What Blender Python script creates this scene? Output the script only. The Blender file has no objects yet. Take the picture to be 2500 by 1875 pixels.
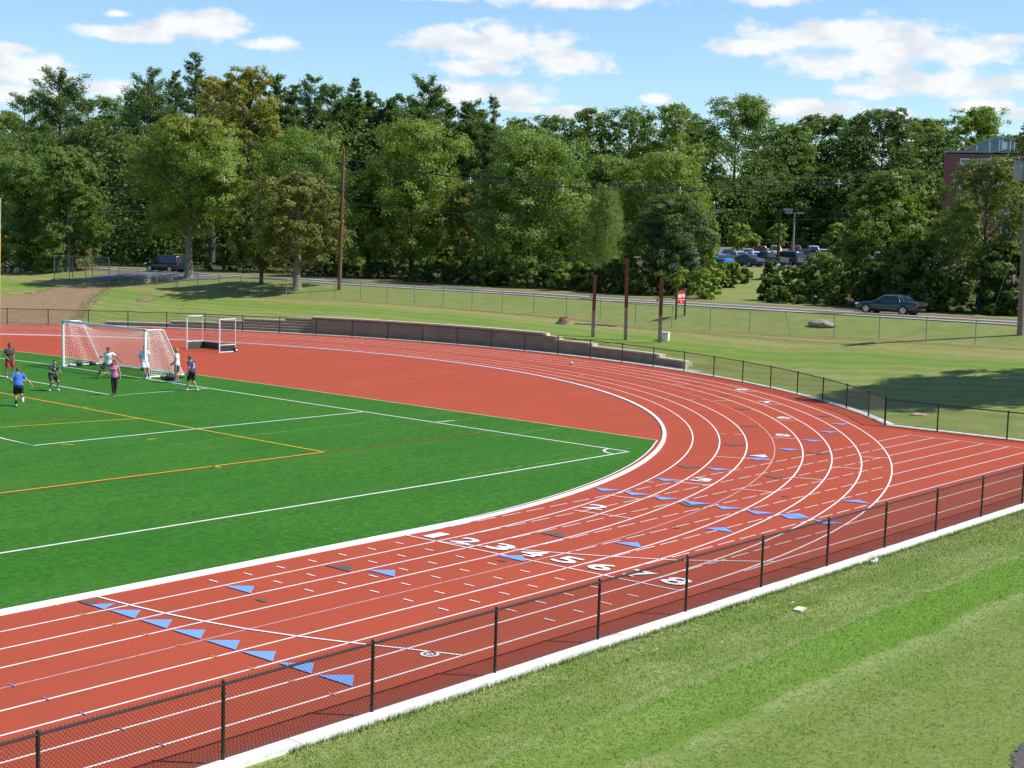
import bpy, bmesh, math, random
import numpy as np
from mathutils import Vector, Matrix
from mathutils.bvhtree import BVHTree
R = math.radians
S = bpy.context.scene
COL = S.collection
random.seed(7)

# ---------------------------------------------------------------- camera, sky, sun, exposure
CAMP = np.array([-27.659, -27.035, 8.202]); YAW, PIT, ROL = 0.706109, -0.105281, 0.0273541
FPX, PW, PH = 3579.34, 2500.0, 1875.0
_fw = np.array([math.cos(YAW)*math.cos(PIT), math.sin(YAW)*math.cos(PIT), math.sin(PIT)])
_r0 = np.array([math.sin(YAW), -math.cos(YAW), 0.0]); _u0 = np.cross(_r0, _fw)
_r = math.cos(ROL)*_r0 + math.sin(ROL)*_u0; _u = -math.sin(ROL)*_r0 + math.cos(ROL)*_u0
cam = bpy.data.cameras.new('camera'); cam.sensor_width = 36.0; cam.lens = FPX/PW*36.0
cam.clip_start = 0.5; cam.clip_end = 6000
co = bpy.data.objects.new('camera', cam); COL.objects.link(co)
co.matrix_world = Matrix(((_r[0], _u[0], -_fw[0], CAMP[0]), (_r[1], _u[1], -_fw[1], CAMP[1]), (_r[2], _u[2], -_fw[2], CAMP[2]), (0, 0, 0, 1)))
S.camera = co
SUN_EL, SUN_AZ = R(50.5), R(-52.5)
sdir = Vector((math.cos(SUN_EL)*math.cos(SUN_AZ), math.cos(SUN_EL)*math.sin(SUN_AZ), math.sin(SUN_EL)))
sl = bpy.data.lights.new('sun', 'SUN'); sl.energy = 4.6; sl.angle = R(0.55); sl.color = (1.0, 0.955, 0.88)
so = bpy.data.objects.new('sun', sl); COL.objects.link(so)
so.rotation_euler = (-sdir).to_track_quat('-Z', 'Y').to_euler(); so.location = (0, 0, 60)
S.view_settings.view_transform = 'Standard'; S.view_settings.look = 'None'
S.view_settings.exposure = 0.50; S.view_settings.gamma = 1.0
S.render.engine = 'CYCLES'
S.cycles.max_bounces = 5; S.cycles.diffuse_bounces = 3; S.cycles.glossy_bounces = 2; S.cycles.transmission_bounces = 3
S.cycles.transparent_max_bounces = 6; S.cycles.caustics_reflective = False; S.cycles.caustics_refractive = False
SKY_STR = 0.118

def azel(px, py):
    d = _fw + _r*(px-PW/2)/FPX - _u*(py-PH/2)/FPX; d /= np.linalg.norm(d)
    return math.atan2(d[1], d[0]), math.asin(d[2])

world = bpy.data.worlds.new('World'); S.world = world; world.use_nodes = True
nt = world.node_tree; N = nt.nodes; Lk = nt.links; N.clear()
def node(tree, t, **kw):
    n = tree.nodes.new(t)
    for k, v in kw.items(): setattr(n, k, v)
    return n
def mth(tree, op, a, b=None, c=None, clamp=False):
    n = node(tree, 'ShaderNodeMath', operation=op); n.use_clamp = clamp
    for i, v in enumerate((a, b, c)):
        if v is None: continue
        if isinstance(v, (int, float)): n.inputs[i].default_value = v
        else: tree.links.new(v, n.inputs[i])
    return n.outputs[0]
def ramp_(t, v, a, b):
    mr = node(t, 'ShaderNodeMapRange', interpolation_type='SMOOTHSTEP'); t.links.new(v, mr.inputs['Value']); mr.inputs['From Min'].default_value = a; mr.inputs['From Max'].default_value = b; return mr.outputs[0]
def build_world():
    out = node(nt, 'ShaderNodeOutputWorld'); bg = node(nt, 'ShaderNodeBackground'); bg.inputs[1].default_value = SKY_STR
    sky = node(nt, 'ShaderNodeTexSky', sky_type='NISHITA'); sky.sun_disc = False
    sky.sun_elevation = SUN_EL; sky.sun_rotation = math.atan2(sdir.x, sdir.y)
    sky.air_density = 1.0; sky.dust_density = 0.35; sky.ozone_density = 1.3; sky.altitude = 50
    tc = node(nt, 'ShaderNodeTexCoord'); sp = node(nt, 'ShaderNodeSeparateXYZ'); Lk.new(tc.outputs['Generated'], sp.inputs[0])
    az = mth(nt, 'ARCTAN2', sp.outputs[1], sp.outputs[0]); el = mth(nt, 'ARCSINE', sp.outputs[2])
    cb = node(nt, 'ShaderNodeCombineXYZ'); Lk.new(az, cb.inputs[0]); Lk.new(el, cb.inputs[1])
    # billow noise that bends the cloud outlines
    mp = node(nt, 'ShaderNodeVectorMath', operation='MULTIPLY'); mp.inputs[1].default_value = (1, 1.7, 1); Lk.new(cb.outputs[0], mp.inputs[0])
    nz = node(nt, 'ShaderNodeTexNoise'); nz.inputs['Scale'].default_value = 42; nz.inputs['Detail'].default_value = 9; nz.inputs['Roughness'].default_value = 0.6
    Lk.new(mp.outputs[0], nz.inputs['Vector'])
    # x, y, half width, half height (photo pixels turned into directions), base softness
    cl = [(470, 68, 150, 34), (330, 84, 130, 20), (520, 45, 70, 26), (655, 106, 85, 17),
          (1130, 95, 150, 34), (1230, 110, 190, 52), (1390, 150, 120, 36), (1170, 165, 120, 22), (1100, 75, 60, 18), (1200, 222, 160, 24), (1100, 235, 90, 22), (1270, 240, 110, 16),
          (1400, 0, 230, 24), (1890, -4, 120, 20), (1080, -8, 110, 12),
          (1960, 90, 190, 36), (2110, 80, 190, 40), (2200, 118, 220, 44), (2360, 128, 150, 32), (1840, 112, 120, 24), (2080, 155, 190, 34), (2470, 95, 50, 14),
          (2300, 205, 220, 32), (2140, 222, 120, 20), (2440, 200, 120, 22), (1960, 262, 170, 26), (1850, 268, 90, 18), (2160, 278, 90, 16), (2400, 262, 80, 18), (1610, 243, 44, 15), (1400, 275, 70, 18), (2495, 280, 50, 18),
          (30, 165, 150, 40), (20, 118, 70, 14), (120, 190, 100, 24), (250, 218, 75, 26), (40, 225, 120, 24), (1260, 265, 70, 10),
          (290, 34, 36, 10)]
    field = None; low = None
    rad = 1.0/FPX
    for (x, y, a, b) in cl:
        u0, v0 = azel(x, y)
        s = node(nt, 'ShaderNodeVectorMath', operation='SUBTRACT'); Lk.new(cb.outputs[0], s.inputs[0]); s.inputs[1].default_value = (u0, v0, 0)
        m = node(nt, 'ShaderNodeVectorMath', operation='MULTIPLY'); Lk.new(s.outputs[0], m.inputs[0]); m.inputs[1].default_value = (1/(a*1.05*rad), 1/(b*1.10*rad), 0)
        l = node(nt, 'ShaderNodeVectorMath', operation='LENGTH'); Lk.new(m.outputs[0], l.inputs[0])
        d = mth(nt, 'SUBTRACT', 1.0, l.outputs['Value'])
        field = d if field is None else mth(nt, 'SMOOTH_MAX', field, d, 0.3)
    f = mth(nt, 'ADD', field, mth(nt, 'MULTIPLY', mth(nt, 'SUBTRACT', nz.outputs['Fac'], 0.5), 2.3))
    mr = node(nt, 'ShaderNodeMapRange', interpolation_type='SMOOTHSTEP'); Lk.new(f, mr.inputs['Value'])
    mr.inputs['From Min'].default_value = -0.10; mr.inputs['From Max'].default_value = 0.62
    # self shading: thicker middle a little greyer, bright tops
    nz2 = node(nt, 'ShaderNodeTexNoise'); nz2.inputs['Scale'].default_value = 30; nz2.inputs['Detail'].default_value = 5
    of = node(nt, 'ShaderNodeVectorMath', operation='ADD'); Lk.new(mp.outputs[0], of.inputs[0]); of.inputs[1].default_value = (0, 0.012, 0.3); Lk.new(of.outputs[0], nz2.inputs['Vector'])
    shade = ramp_(nt, nz2.outputs['Fac'], 0.34, 0.56)
    cc = node(nt, 'ShaderNodeMixRGB'); Lk.new(shade, cc.inputs[0]); cc.inputs[1].default_value = (4.7, 4.9, 5.2, 1); cc.inputs[2].default_value = (5.95, 6.0, 6.1, 1)
    tint = node(nt, 'ShaderNodeMixRGB', blend_type='MULTIPLY'); tint.inputs[0].default_value = 1; Lk.new(sky.outputs[0], tint.inputs[1]); tint.inputs[2].default_value = (0.74, 0.89, 1.04, 1)
    mix = node(nt, 'ShaderNodeMixRGB'); Lk.new(mth(nt, 'MULTIPLY', mr.outputs[0], 0.94), mix.inputs[0]); Lk.new(tint.outputs[0], mix.inputs[1]); Lk.new(cc.outputs[0], mix.inputs[2])
    Lk.new(mix.outputs[0], bg.inputs[0]); Lk.new(bg.outputs[0], out.inputs[0])
build_world()

# ---------------------------------------------------------------- helpers
def ray(px, py):
    d = _fw + _r*(px-PW/2)/FPX - _u*(py-PH/2)/FPX
    return CAMP, d
def on_x(px, py, X):
    c, d = ray(px, py); t = (X-c[0])/d[0]; return c + d*t
def at_depth(px, py, D):
    c, d = ray(px, py); return c + d*D
def tag(o, label=None, cat=None, group=None, kind=None):
    if label: o['label'] = label
    if cat: o['category'] = cat
    if group: o['group'] = group
    if kind: o['kind'] = kind
    return o
def empty(name, loc=(0, 0, 0), rz=0.0, label=None, cat=None, group=None):
    o = bpy.data.objects.new(name, None); COL.objects.link(o); o.location = loc; o.rotation_euler = (0, 0, rz)
    o.empty_display_size = 0.3
    return tag(o, label, cat, group)
def link(name, me, mat=None, parent=None):
    o = bpy.data.objects.new(name, me); COL.objects.link(o)
    if mat is not None:
        me.materials.clear(); me.materials.append(mat)
    if parent is not None: o.parent = parent
    return o
def smooth(me, ang=None):
    me.polygons.foreach_set('use_smooth', [True]*len(me.polygons))
    if ang is not None:
        try: me.set_sharp_from_angle(angle=R(ang))
        except Exception: pass
def dup(o, parent=None):
    c = o.copy(); COL.objects.link(c)
    if parent is not None: c.parent = parent
    for ch in [x for x in bpy.data.objects if x.parent == o]: dup(ch, c)
    return c
def dup_fast(o, kids, parent=None):
    c = o.copy(); COL.objects.link(c)
    if parent is not None: c.parent = parent
    for k in kids:
        d = k.copy(); COL.objects.link(d); d.parent = c
    return c

class MB:
    def __init__(s): s.v = []; s.f = []
    def add(s, vs, fs):
        b = len(s.v); s.v += [tuple(map(float, v)) for v in vs]; s.f += [tuple(b+i for i in f) for f in fs]; return s
    def box(s, c, h, rz=0.0, M=None):
        cs, sn = math.cos(rz), math.sin(rz); vs = []
        for z in (-1, 1):
            for x, y in ((-1, -1), (1, -1), (1, 1), (-1, 1)):
                a, b = x*h[0], y*h[1]; vs.append((c[0]+a*cs-b*sn, c[1]+a*sn+b*cs, c[2]+z*h[2]))
        if M is not None: vs = [tuple(M @ Vector(v)) for v in vs]
        return s.add(vs, [(3, 2, 1, 0), (4, 5, 6, 7), (0, 1, 5, 4), (1, 2, 6, 5), (2, 3, 7, 6), (3, 0, 4, 7)])
    def tube(s, pts, rad, n=8, cap=True):
        P = [Vector(p) for p in pts]; m = len(P)
        if not hasattr(rad, '__len__'): rad = [rad]*m
        vs = []; prev = None
        for i in range(m):
            t = (P[min(i+1, m-1)]-P[max(i-1, 0)])
            t = t.normalized() if t.length > 1e-9 else Vector((0, 0, 1))
            a = prev if prev is not None else (Vector((0, 0, 1)) if abs(t.z) < 0.9 else Vector((1, 0, 0)))
            b = t.cross(a); b.normalize(); a = b.cross(t); a.normalize(); prev = a
            for k in range(n):
                q = 2*math.pi*k/n; vs.append(P[i] + (a*math.cos(q)+b*math.sin(q))*rad[i])
        fs = []
        for i in range(m-1):
            for k in range(n):
                fs.append((i*n+k, i*n+(k+1) % n, (i+1)*n+(k+1) % n, (i+1)*n+k))
        if cap: fs += [tuple(range(n-1, -1, -1)), tuple((m-1)*n+k for k in range(n))]
        return s.add(vs, fs)
    def rings(s, rings, cap=True):
        n = len(rings[0]); vs = [v for r in rings for v in r]; fs = []
        for i in range(len(rings)-1):
            for k in range(n): fs.append((i*n+k, i*n+(k+1) % n, (i+1)*n+(k+1) % n, (i+1)*n+k))
        if cap: fs += [tuple(range(n-1, -1, -1)), tuple((len(rings)-1)*n+k for k in range(n))]
        return s.add(vs, fs)
    def ball(s, c, r, nu=12, nv=8):
        if not hasattr(r, '__len__'): r = (r, r, r)
        rs = []
        for j in range(nv+1):
            a = -math.pi/2 + math.pi*(j+0.001)/(nv+0.002)
            rs.append([(c[0]+r[0]*math.cos(a)*math.cos(2*math.pi*k/nu), c[1]+r[1]*math.cos(a)*math.sin(2*math.pi*k/nu), c[2]+r[2]*math.sin(a)) for k in range(nu)])
        return s.rings(rs)
    def mesh(s, name):
        me = bpy.data.meshes.new(name); me.from_pydata(s.v, [], s.f); me.update(); return me
    def build(s, name, mat, parent=None, sm=None):
        me = s.mesh(name)
        if sm is not None: smooth(me, sm if sm else None)
        return link(name, me, mat, parent)

# ---------------------------------------------------------------- materials
def newmat(name):
    m = bpy.data.materials.new(name); m.use_nodes = True; t = m.node_tree; b = t.nodes['Principled BSDF']; return m, t, b
def mixc(t, fac, a, b, blend='MIX'):
    n = node(t, 'ShaderNodeMixRGB', blend_type=blend)
    for i, v in enumerate((fac, a, b)):
        if isinstance(v, (int, float)): n.inputs[i].default_value = v
        elif isinstance(v, tuple): n.inputs[i].default_value = (*v[:3], 1)
        else: t.links.new(v, n.inputs[i])
    return n.outputs[0]
def noise(t, scale, detail=4, rough=0.55, stretch=None, rot=0.0, coord='Object', dist=0.0):
    tc = node(t, 'ShaderNodeTexCoord'); mp = node(t, 'ShaderNodeMapping')
    t.links.new(tc.outputs[coord], mp.inputs[0])
    if stretch: mp.inputs['Scale'].default_value = stretch
    mp.inputs['Rotation'].default_value = (0, 0, rot)
    nz = node(t, 'ShaderNodeTexNoise'); nz.inputs['Scale'].default_value = scale; nz.inputs['Detail'].default_value = detail; nz.inputs['Roughness'].default_value = rough; nz.inputs['Distortion'].default_value = dist
    t.links.new(mp.outputs[0], nz.inputs['Vector']); return nz.outputs['Fac']
def ramp(t, v, a, b, lo=0.0, hi=1.0, sm=True):
    mr = node(t, 'ShaderNodeMapRange'); 
    if sm: mr.interpolation_type = 'SMOOTHSTEP'
    t.links.new(v, mr.inputs['Value']); mr.inputs['From Min'].default_value = a; mr.inputs['From Max'].default_value = b
    mr.inputs['To Min'].default_value = lo; mr.inputs['To Max'].default_value = hi; return mr.outputs[0]
def bump(t, b, h, strength=0.3, dist=0.02):
    n = node(t, 'ShaderNodeBump'); n.inputs['Strength'].default_value = strength; n.inputs['Distance'].default_value = dist
    t.links.new(h, n.inputs['Height']); t.links.new(n.outputs[0], b.inputs['Normal'])
def plain(name, c1, c2=None, scale=4.0, rough=0.6, metal=0.0, bmp=0.0, spec=0.4, stretch=None, coat=0.0, detail=5):
    m, t, b = newmat(name)
    b.inputs['Roughness'].default_value = rough; b.inputs['Metallic'].default_value = metal
    b.inputs['Specular IOR Level'].default_value = spec
    if coat: b.inputs['Coat Weight'].default_value = coat; b.inputs['Coat Roughness'].default_value = 0.05
    if c2 is None: c2 = tuple(x*0.82 for x in c1)
    nz = noise(t, scale, detail, stretch=stretch); f = ramp(t, nz, 0.35, 0.65)
    t.links.new(mixc(t, f, c1, c2), b.inputs['Base Color'])
    if bmp: bump(t, b, nz, bmp)
    return m

def mat_track():
    m, t, b = newmat('red_rubber'); b.inputs['Roughness'].default_value = 0.9; b.inputs['Specular IOR Level'].default_value = 0.08
    f1 = noise(t, 18, 5, 0.8); f2 = noise(t, 0.25, 5, 0.6); f3 = noise(t, 0.7, 4, 0.55, stretch=(0.15, 1.0, 1)); f4 = noise(t, 3.0, 3, 0.6)
    c = mixc(t, ramp(t, f1, 0.3, 0.7), (0.365, 0.070, 0.036), (0.300, 0.055, 0.028))
    c = mixc(t, ramp(t, f2, 0.38, 0.62, 0, 0.45), c, (0.285, 0.060, 0.035))
    c = mixc(t, ramp(t, f3, 0.45, 0.68, 0, 0.28), c, (0.385, 0.085, 0.048))
    c = mixc(t, ramp(t, f4, 0.54, 0.70, 0, 0.30), c, (0.25, 0.048, 0.035))
    vo = node(t, 'ShaderNodeTexVoronoi'); vo.inputs['Scale'].default_value = 1.6
    tc = node(t, 'ShaderNodeTexCoord'); t.links.new(tc.outputs['Object'], vo.inputs['Vector'])
    c = mixc(t, ramp(t, vo.outputs['Distance'], 0.012, 0.03, 0.5, 0.0), c, (0.6, 0.45, 0.36))
    t.links.new(c, b.inputs['Base Color']); bump(t, b, f1, 0.35, 0.006); return m
def mat_turf():
    m, t, b = newmat('artificial_turf'); b.inputs['Sheen Weight'].default_value = 0.05; b.inputs['Sheen Roughness'].default_value = 0.6; b.inputs['Sheen Tint'].default_value = (0.45, 0.8, 0.25, 1); b.inputs['Roughness'].default_value = 0.9; b.inputs['Specular IOR Level'].default_value = 0.08
    f1 = noise(t, 1.6, 7, 0.85, stretch=(0.8, 1.0, 1), rot=0.5); f2 = noise(t, 0.5, 5, 0.6, stretch=(0.18, 1.0, 1)); f3 = noise(t, 4.5, 6, 0.9); f4 = noise(t, 0.16, 3, 0.5)
    c = mixc(t, ramp(t, f1, 0.33, 0.67), (0.010, 0.086, 0.003), (0.038, 0.152, 0.011))
    c = mixc(t, ramp(t, f3, 0.38, 0.62), mixc(t, 0.65, c, (0.006, 0.050, 0.001)), mixc(t, 0.5, c, (0.070, 0.195, 0.024)))
    c = mixc(t, ramp(t, f2, 0.42, 0.7, 0, 0.35), c, (0.050, 0.158, 0.018))
    c = mixc(t, ramp(t, f4, 0.35, 0.65, 0, 0.3), c, (0.008, 0.090, 0.003))
    f5 = noise(t, 0.9, 4, 0.6, stretch=(0.02, 1.6, 1)); f6 = noise(t, 3.0, 4, 0.8)
    sm = mth(t, 'MULTIPLY', ramp(t, f5, 0.62, 0.67), ramp(t, f6, 0.42, 0.62))
    c = mixc(t, mth(t, 'MULTIPLY', sm, 0.55), c, (0.17, 0.27, 0.08))
    c = mixc(t, ramp(t, f6, 0.64, 0.76, 0, 0.6), c, (0.12, 0.24, 0.06))
    t.links.new(c, b.inputs['Base Color']); bump(t, b, f3, 0.35, 0.02); return m
def mat_grass(near=False):
    m, t, b = newmat('lawn_grass' if not near else 'lawn_blades'); b.inputs['Roughness'].default_value = 0.85; b.inputs['Specular IOR Level'].default_value = 0.15
    f1 = noise(t, 9.0, 9, 0.92); f2 = noise(t, 0.55, 6, 0.65); f3 = noise(t, 2.2, 7, 0.78); f4 = noise(t, 0.12, 4, 0.6)
    c = mixc(t, ramp(t, f1, 0.36, 0.64), (0.088, 0.130, 0.016), (0.300, 0.350, 0.118))
    c = mixc(t, ramp(t, f2, 0.4, 0.62, 0, 0.75), c, (0.120, 0.200, 0.026))
    c = mixc(t, ramp(t, f3, 0.52, 0.72, 0, 0.38), c, (0.270, 0.260, 0.095))
    c = mixc(t, ramp(t, f4, 0.45, 0.65, 0, 0.35), c, (0.21, 0.235, 0.065))
    # mowing bands, drawn in ground metres: beyond the far fence they run along Y, by the near fence along X
    tc = node(t, 'ShaderNodeTexCoord'); sp = node(t, 'ShaderNodeSeparateXYZ'); t.links.new(tc.outputs['Object'], sp.inputs[0])
    X, Y = sp.outputs[0], sp.outputs[1]
    wob = mth(t, 'MULTIPLY', mth(t, 'SUBTRACT', f2, 0.5), 0.9)
    yy = mth(t, 'ADD', Y, wob)
    # bright band Y -12.9 .. -14.2 (near lawn)
    band = mth(t, 'MULTIPLY', ramp(t, yy, -14.35, -14.05), ramp(t, yy, -12.75, -12.55, 1, 0))
    rightness = ramp(t, X, -9.0, 3.0, 0.55, 1)
    c = mixc(t, mth(t, 'MULTIPLY', mth(t, 'MULTIPLY', band, rightness), 0.95), c, mixc(t, ramp(t, f1, 0.36, 0.64), (0.045, 0.125, 0.002), (0.165, 0.300, 0.036)))
    edge = mth(t, 'MULTIPLY', ramp(t, yy, -14.7, -14.4), ramp(t, yy, -14.35, -14.15, 1, 0))
    c = mixc(t, mth(t, 'MULTIPLY', mth(t, 'MULTIPLY', edge, ramp(t, f3, 0.40, 0.6)), 0.25), c, (0.28, 0.38, 0.17))
    st = mth(t, 'SINE', mth(t, 'MULTIPLY', yy, 4.4)); nearm = ramp(t, Y, -9.0, -10.0)
    c = mixc(t, mth(t, 'MULTIPLY', mth(t, 'MULTIPLY', ramp(t, st, 0.0, 0.8), nearm), 0.34), c, (0.085, 0.165, 0.012))
    edge2 = mth(t, 'MULTIPLY', ramp(t, yy, -12.75, -12.6), ramp(t, yy, -12.5, -12.3, 1, 0))
    c = mixc(t, mth(t, 'MULTIPLY', mth(t, 'MULTIPLY', edge2, ramp(t, f3, 0.35, 0.6)), 0.35), c, (0.34, 0.37, 0.17))
    dry = mth(t, 'MULTIPLY', ramp(t, yy, -16.5, -15.2, 1, 0), ramp(t, f3, 0.3, 0.6, 0.1, 0.6))
    dry = mth(t, 'MULTIPLY', dry, ramp(t, X, -12, -5)); dry = mth(t, 'MULTIPLY', dry, ramp(t, Y, -20, -10, 1, 1))
    dry = mth(t, 'MULTIPLY', dry, 0.6); c = mixc(t, dry, c, (0.215, 0.205, 0.065))
    low = ramp(t, yy, -14.2, -15.4); c = mixc(t, mth(t, 'MULTIPLY', low, 0.7), c, mixc(t, ramp(t, f1, 0.36, 0.64), (0.052, 0.098, 0.005), (0.200, 0.262, 0.060)))
    # far bands
    xx = mth(t, 'ADD', X, mth(t, 'MULTIPLY', mth(t, 'SUBTRACT', f4, 0.5), 5.0))
    f7 = noise(t, 1.3, 9, 0.95); c = mixc(t, mth(t, 'MULTIPLY', ramp(t, X, 32.2, 33), ramp(t, f7, 0.40, 0.60, 0.0, 0.8)), c, mixc(t, 1.0, c, (0.52, 0.56, 0.42), 'MULTIPLY')); c = mixc(t, mth(t, 'MULTIPLY', ramp(t, X, 32.2, 33), ramp(t, f7, 0.58, 0.68, 0.0, 0.5)), c, (0.36, 0.40, 0.17)); c = mixc(t, ramp(t, X, 32.2, 33, 0, 0.14), c, (0.27, 0.33, 0.09))
    wv = mth(t, 'SINE', mth(t, 'MULTIPLY', xx, 3.6))
    far = mth(t, 'MULTIPLY', ramp(t, X, 33, 38), ramp(t, X, 57, 58, 1, 0))
    c = mixc(t, mth(t, 'MULTIPLY', mth(t, 'MULTIPLY', ramp(t, wv, 0.1, 0.6), far), 0.55), c, (0.090, 0.180, 0.016))
    c = mixc(t, mth(t, 'MULTIPLY', mth(t, 'MULTIPLY', ramp(t, wv, -0.3, -0.8), far), 0.45), c, (0.235, 0.250, 0.075))
    c = mixc(t, mth(t, 'MULTIPLY', ramp(t, X, 32.2, 33, 0, 0.34), ramp(t, f3, 0.3, 0.6)), c, (0.235, 0.205, 0.075))
    dr2 = mth(t, 'MULTIPLY', ramp(t, xx, 53.5, 55.5), ramp(t, xx, 58.0, 58.8, 1, 0))
    c = mixc(t, mth(t, 'MULTIPLY', mth(t, 'MULTIPLY', dr2, ramp(t, f3, 0.3, 0.6)), 0.6), c, (0.27, 0.21, 0.085))
    gr = mth(t, 'MULTIPLY', ramp(t, xx, 49, 51), ramp(t, xx, 53.0, 54.5, 1, 0))
    c = mixc(t, mth(t, 'MULTIPLY', gr, 0.45), c, (0.085, 0.190, 0.012))
    # leaf litter and bare soil under the wood, colour darkened for tree shade
    wd = mth(t, 'MULTIPLY', ramp(t, X, 74, 78), ramp(t, f3, 0.25, 0.6, 0.45, 1.0))
    wd = mth(t, 'MULTIPLY', wd, ramp(t, X, 125, 150, 1, 0.0)); dv = mth(t, 'ABSOLUTE', mth(t, 'SUBTRACT', Y, mth(t, 'MULTIPLY_ADD', X, 0.605, -10.4)))
    wd = mth(t, 'MULTIPLY', wd, ramp(t, dv, 5.0, 8.0))
    c = mixc(t, wd, c, (0.050, 0.042, 0.022))
    vo = node(t, 'ShaderNodeTexVoronoi'); vo.inputs['Scale'].default_value = 2.2; t.links.new(tc.outputs['Object'], vo.inputs['Vector'])
    c = mixc(t, mth(t, 'MULTIPLY', ramp(t, vo.outputs['Distance'], 0.03, 0.07, 1, 0), 0.4), c, (0.42, 0.46, 0.33))
    if near:
        gi = node(t, 'ShaderNodeNewGeometry')
        c = mixc(t, mth(t, 'MULTIPLY', gi.outputs['Random Per Island'], 0.55), c, mixc(t, gi.outputs['Random Per Island'], (0.13, 0.26, 0.03), (0.48, 0.46, 0.22)))
    t.links.new(c, b.inputs['Base Color'])
    if not near: bump(t, b, f1, 0.5, 0.04)
    return m
def mat_leaf(name, autumn=False):
    m, t, b = newmat(name); out = t.nodes['Material Output']
    oi = node(t, 'ShaderNodeObjectInfo'); g = node(t, 'ShaderNodeNewGeometry')
    f2 = noise(t, 0.45, 4, 0.6); f3 = noise(t, 1.7, 3, 0.6)
    base = oi.outputs['Color']
    if autumn:
        tc = node(t, 'ShaderNodeTexCoord'); sp = node(t, 'ShaderNodeSeparateXYZ'); t.links.new(tc.outputs['Object'], sp.inputs[0])
        h = mth(t, 'ADD', sp.outputs[2], mth(t, 'MULTIPLY', mth(t, 'SUBTRACT', f2, 0.5), 16.0))
        hi = mth(t, 'MULTIPLY', ramp(t, h, 13.0, 20.0), 0.85)
        base = mixc(t, hi, base, mixc(t, ramp(t, f3, 0.35, 0.65), (0.27, 0.26, 0.030), (0.39, 0.275, 0.040)))
    dk = mixc(t, 0.55, base, (0.012, 0.03, 0.004)); br = mixc(t, 0.50, base, (0.29, 0.36, 0.060))
    c = mixc(t, ramp(t, f2, 0.38, 0.62), base, br)
    c = mixc(t, mth(t, 'MULTIPLY', ramp(t, g.outputs['Random Per Island'], 0.0, 1.0, sm=False), 0.5), c, mixc(t, 0.25, base, (0.03, 0.05, 0.01)))
    c = mixc(t, ramp(t, g.outputs['Random Per Island'], 0.90, 1.0, 0, 0.3, sm=False), c, (0.20, 0.26, 0.07))
    df = node(t, 'ShaderNodeBsdfPrincipled'); t.links.new(c, df.inputs['Base Color']); df.inputs['Roughness'].default_value = 0.55; df.inputs['Specular IOR Level'].default_value = 0.22
    tr = node(t, 'ShaderNodeBsdfTranslucent'); t.links.new(mixc(t, 0.4, c, (0.30, 0.42, 0.03)), tr.inputs[0])
    mx = node(t, 'ShaderNodeMixShader'); mx.inputs[0].default_value = 0.36
    t.links.new(df.outputs[0], mx.inputs[1]); t.links.new(tr.outputs[0], mx.inputs[2]); t.links.new(mx.outputs[0], out.inputs['Surface'])
    t.nodes.remove(b); return m
def mat_road():
    m, t, b = newmat('asphalt'); b.inputs['Roughness'].default_value = 0.85; b.inputs['Specular IOR Level'].default_value = 0.25
    f1 = noise(t, 40, 3, 0.7); f2 = noise(t, 0.4, 5, 0.6, stretch=(1.5, 0.12, 1))
    c = mixc(t, ramp(t, f1, 0.3, 0.7), (0.135, 0.135, 0.14), (0.10, 0.10, 0.104)); c = mixc(t, ramp(t, f2, 0.4, 0.7, 0, 0.5), c, (0.18, 0.18, 0.185))
    t.links.new(c, b.inputs['Base Color']); bump(t, b, f1, 0.3, 0.01); return m
def mat_dirt():
    m, t, b = newmat('bare_soil'); b.inputs['Roughness'].default_value = 0.95
    f1 = noise(t, 2.2, 7, 0.75); f2 = noise(t, 14, 5, 0.75, stretch=(1, 0.3, 1)); f3 = noise(t, 0.3, 3)
    c = mixc(t, ramp(t, f1, 0.35, 0.65), (0.270, 0.172, 0.085), (0.165, 0.104, 0.052)); c = mixc(t, ramp(t, f2, 0.55, 0.75, 0, 0.6), c, (0.33, 0.25, 0.15))
    c = mixc(t, ramp(t, f3, 0.5, 0.7, 0, 0.35), c, (0.12, 0.14, 0.045))
    t.links.new(c, b.inputs['Base Color']); bump(t, b, f1, 0.6, 0.08); return m
def mat_brickwall(name, c1, c2, mort, bw, rh, sc=1.0, ms=0.012):
    m, t, b = newmat(name); b.inputs['Roughness'].default_value = 0.9
    uv = node(t, 'ShaderNodeUVMap'); br = node(t, 'ShaderNodeTexBrick'); t.links.new(uv.outputs[0], br.inputs['Vector'])
    br.inputs['Scale'].default_value = sc; br.inputs['Brick Width'].default_value = bw; br.inputs['Row Height'].default_value = rh; br.inputs['Mortar Size'].default_value = ms
    br.inputs['Color1'].default_value = (*c1, 1); br.inputs['Color2'].default_value = (*c2, 1); br.inputs['Mortar'].default_value = (*mort, 1)
    f = noise(t, 6, 5, 0.7); f2 = noise(t, 0.8, 3)
    c = mixc(t, ramp(t, f, 0.35, 0.7, 0, 0.4), br.outputs['Color'], tuple(x*0.6 for x in c1)); c = mixc(t, ramp(t, f2, 0.45, 0.7, 0, 0.3), c, tuple(min(1, x*1.35) for x in c1))
    t.links.new(c, b.inputs['Base Color']); bump(t, b, f, 0.5, 0.02); return m

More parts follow.
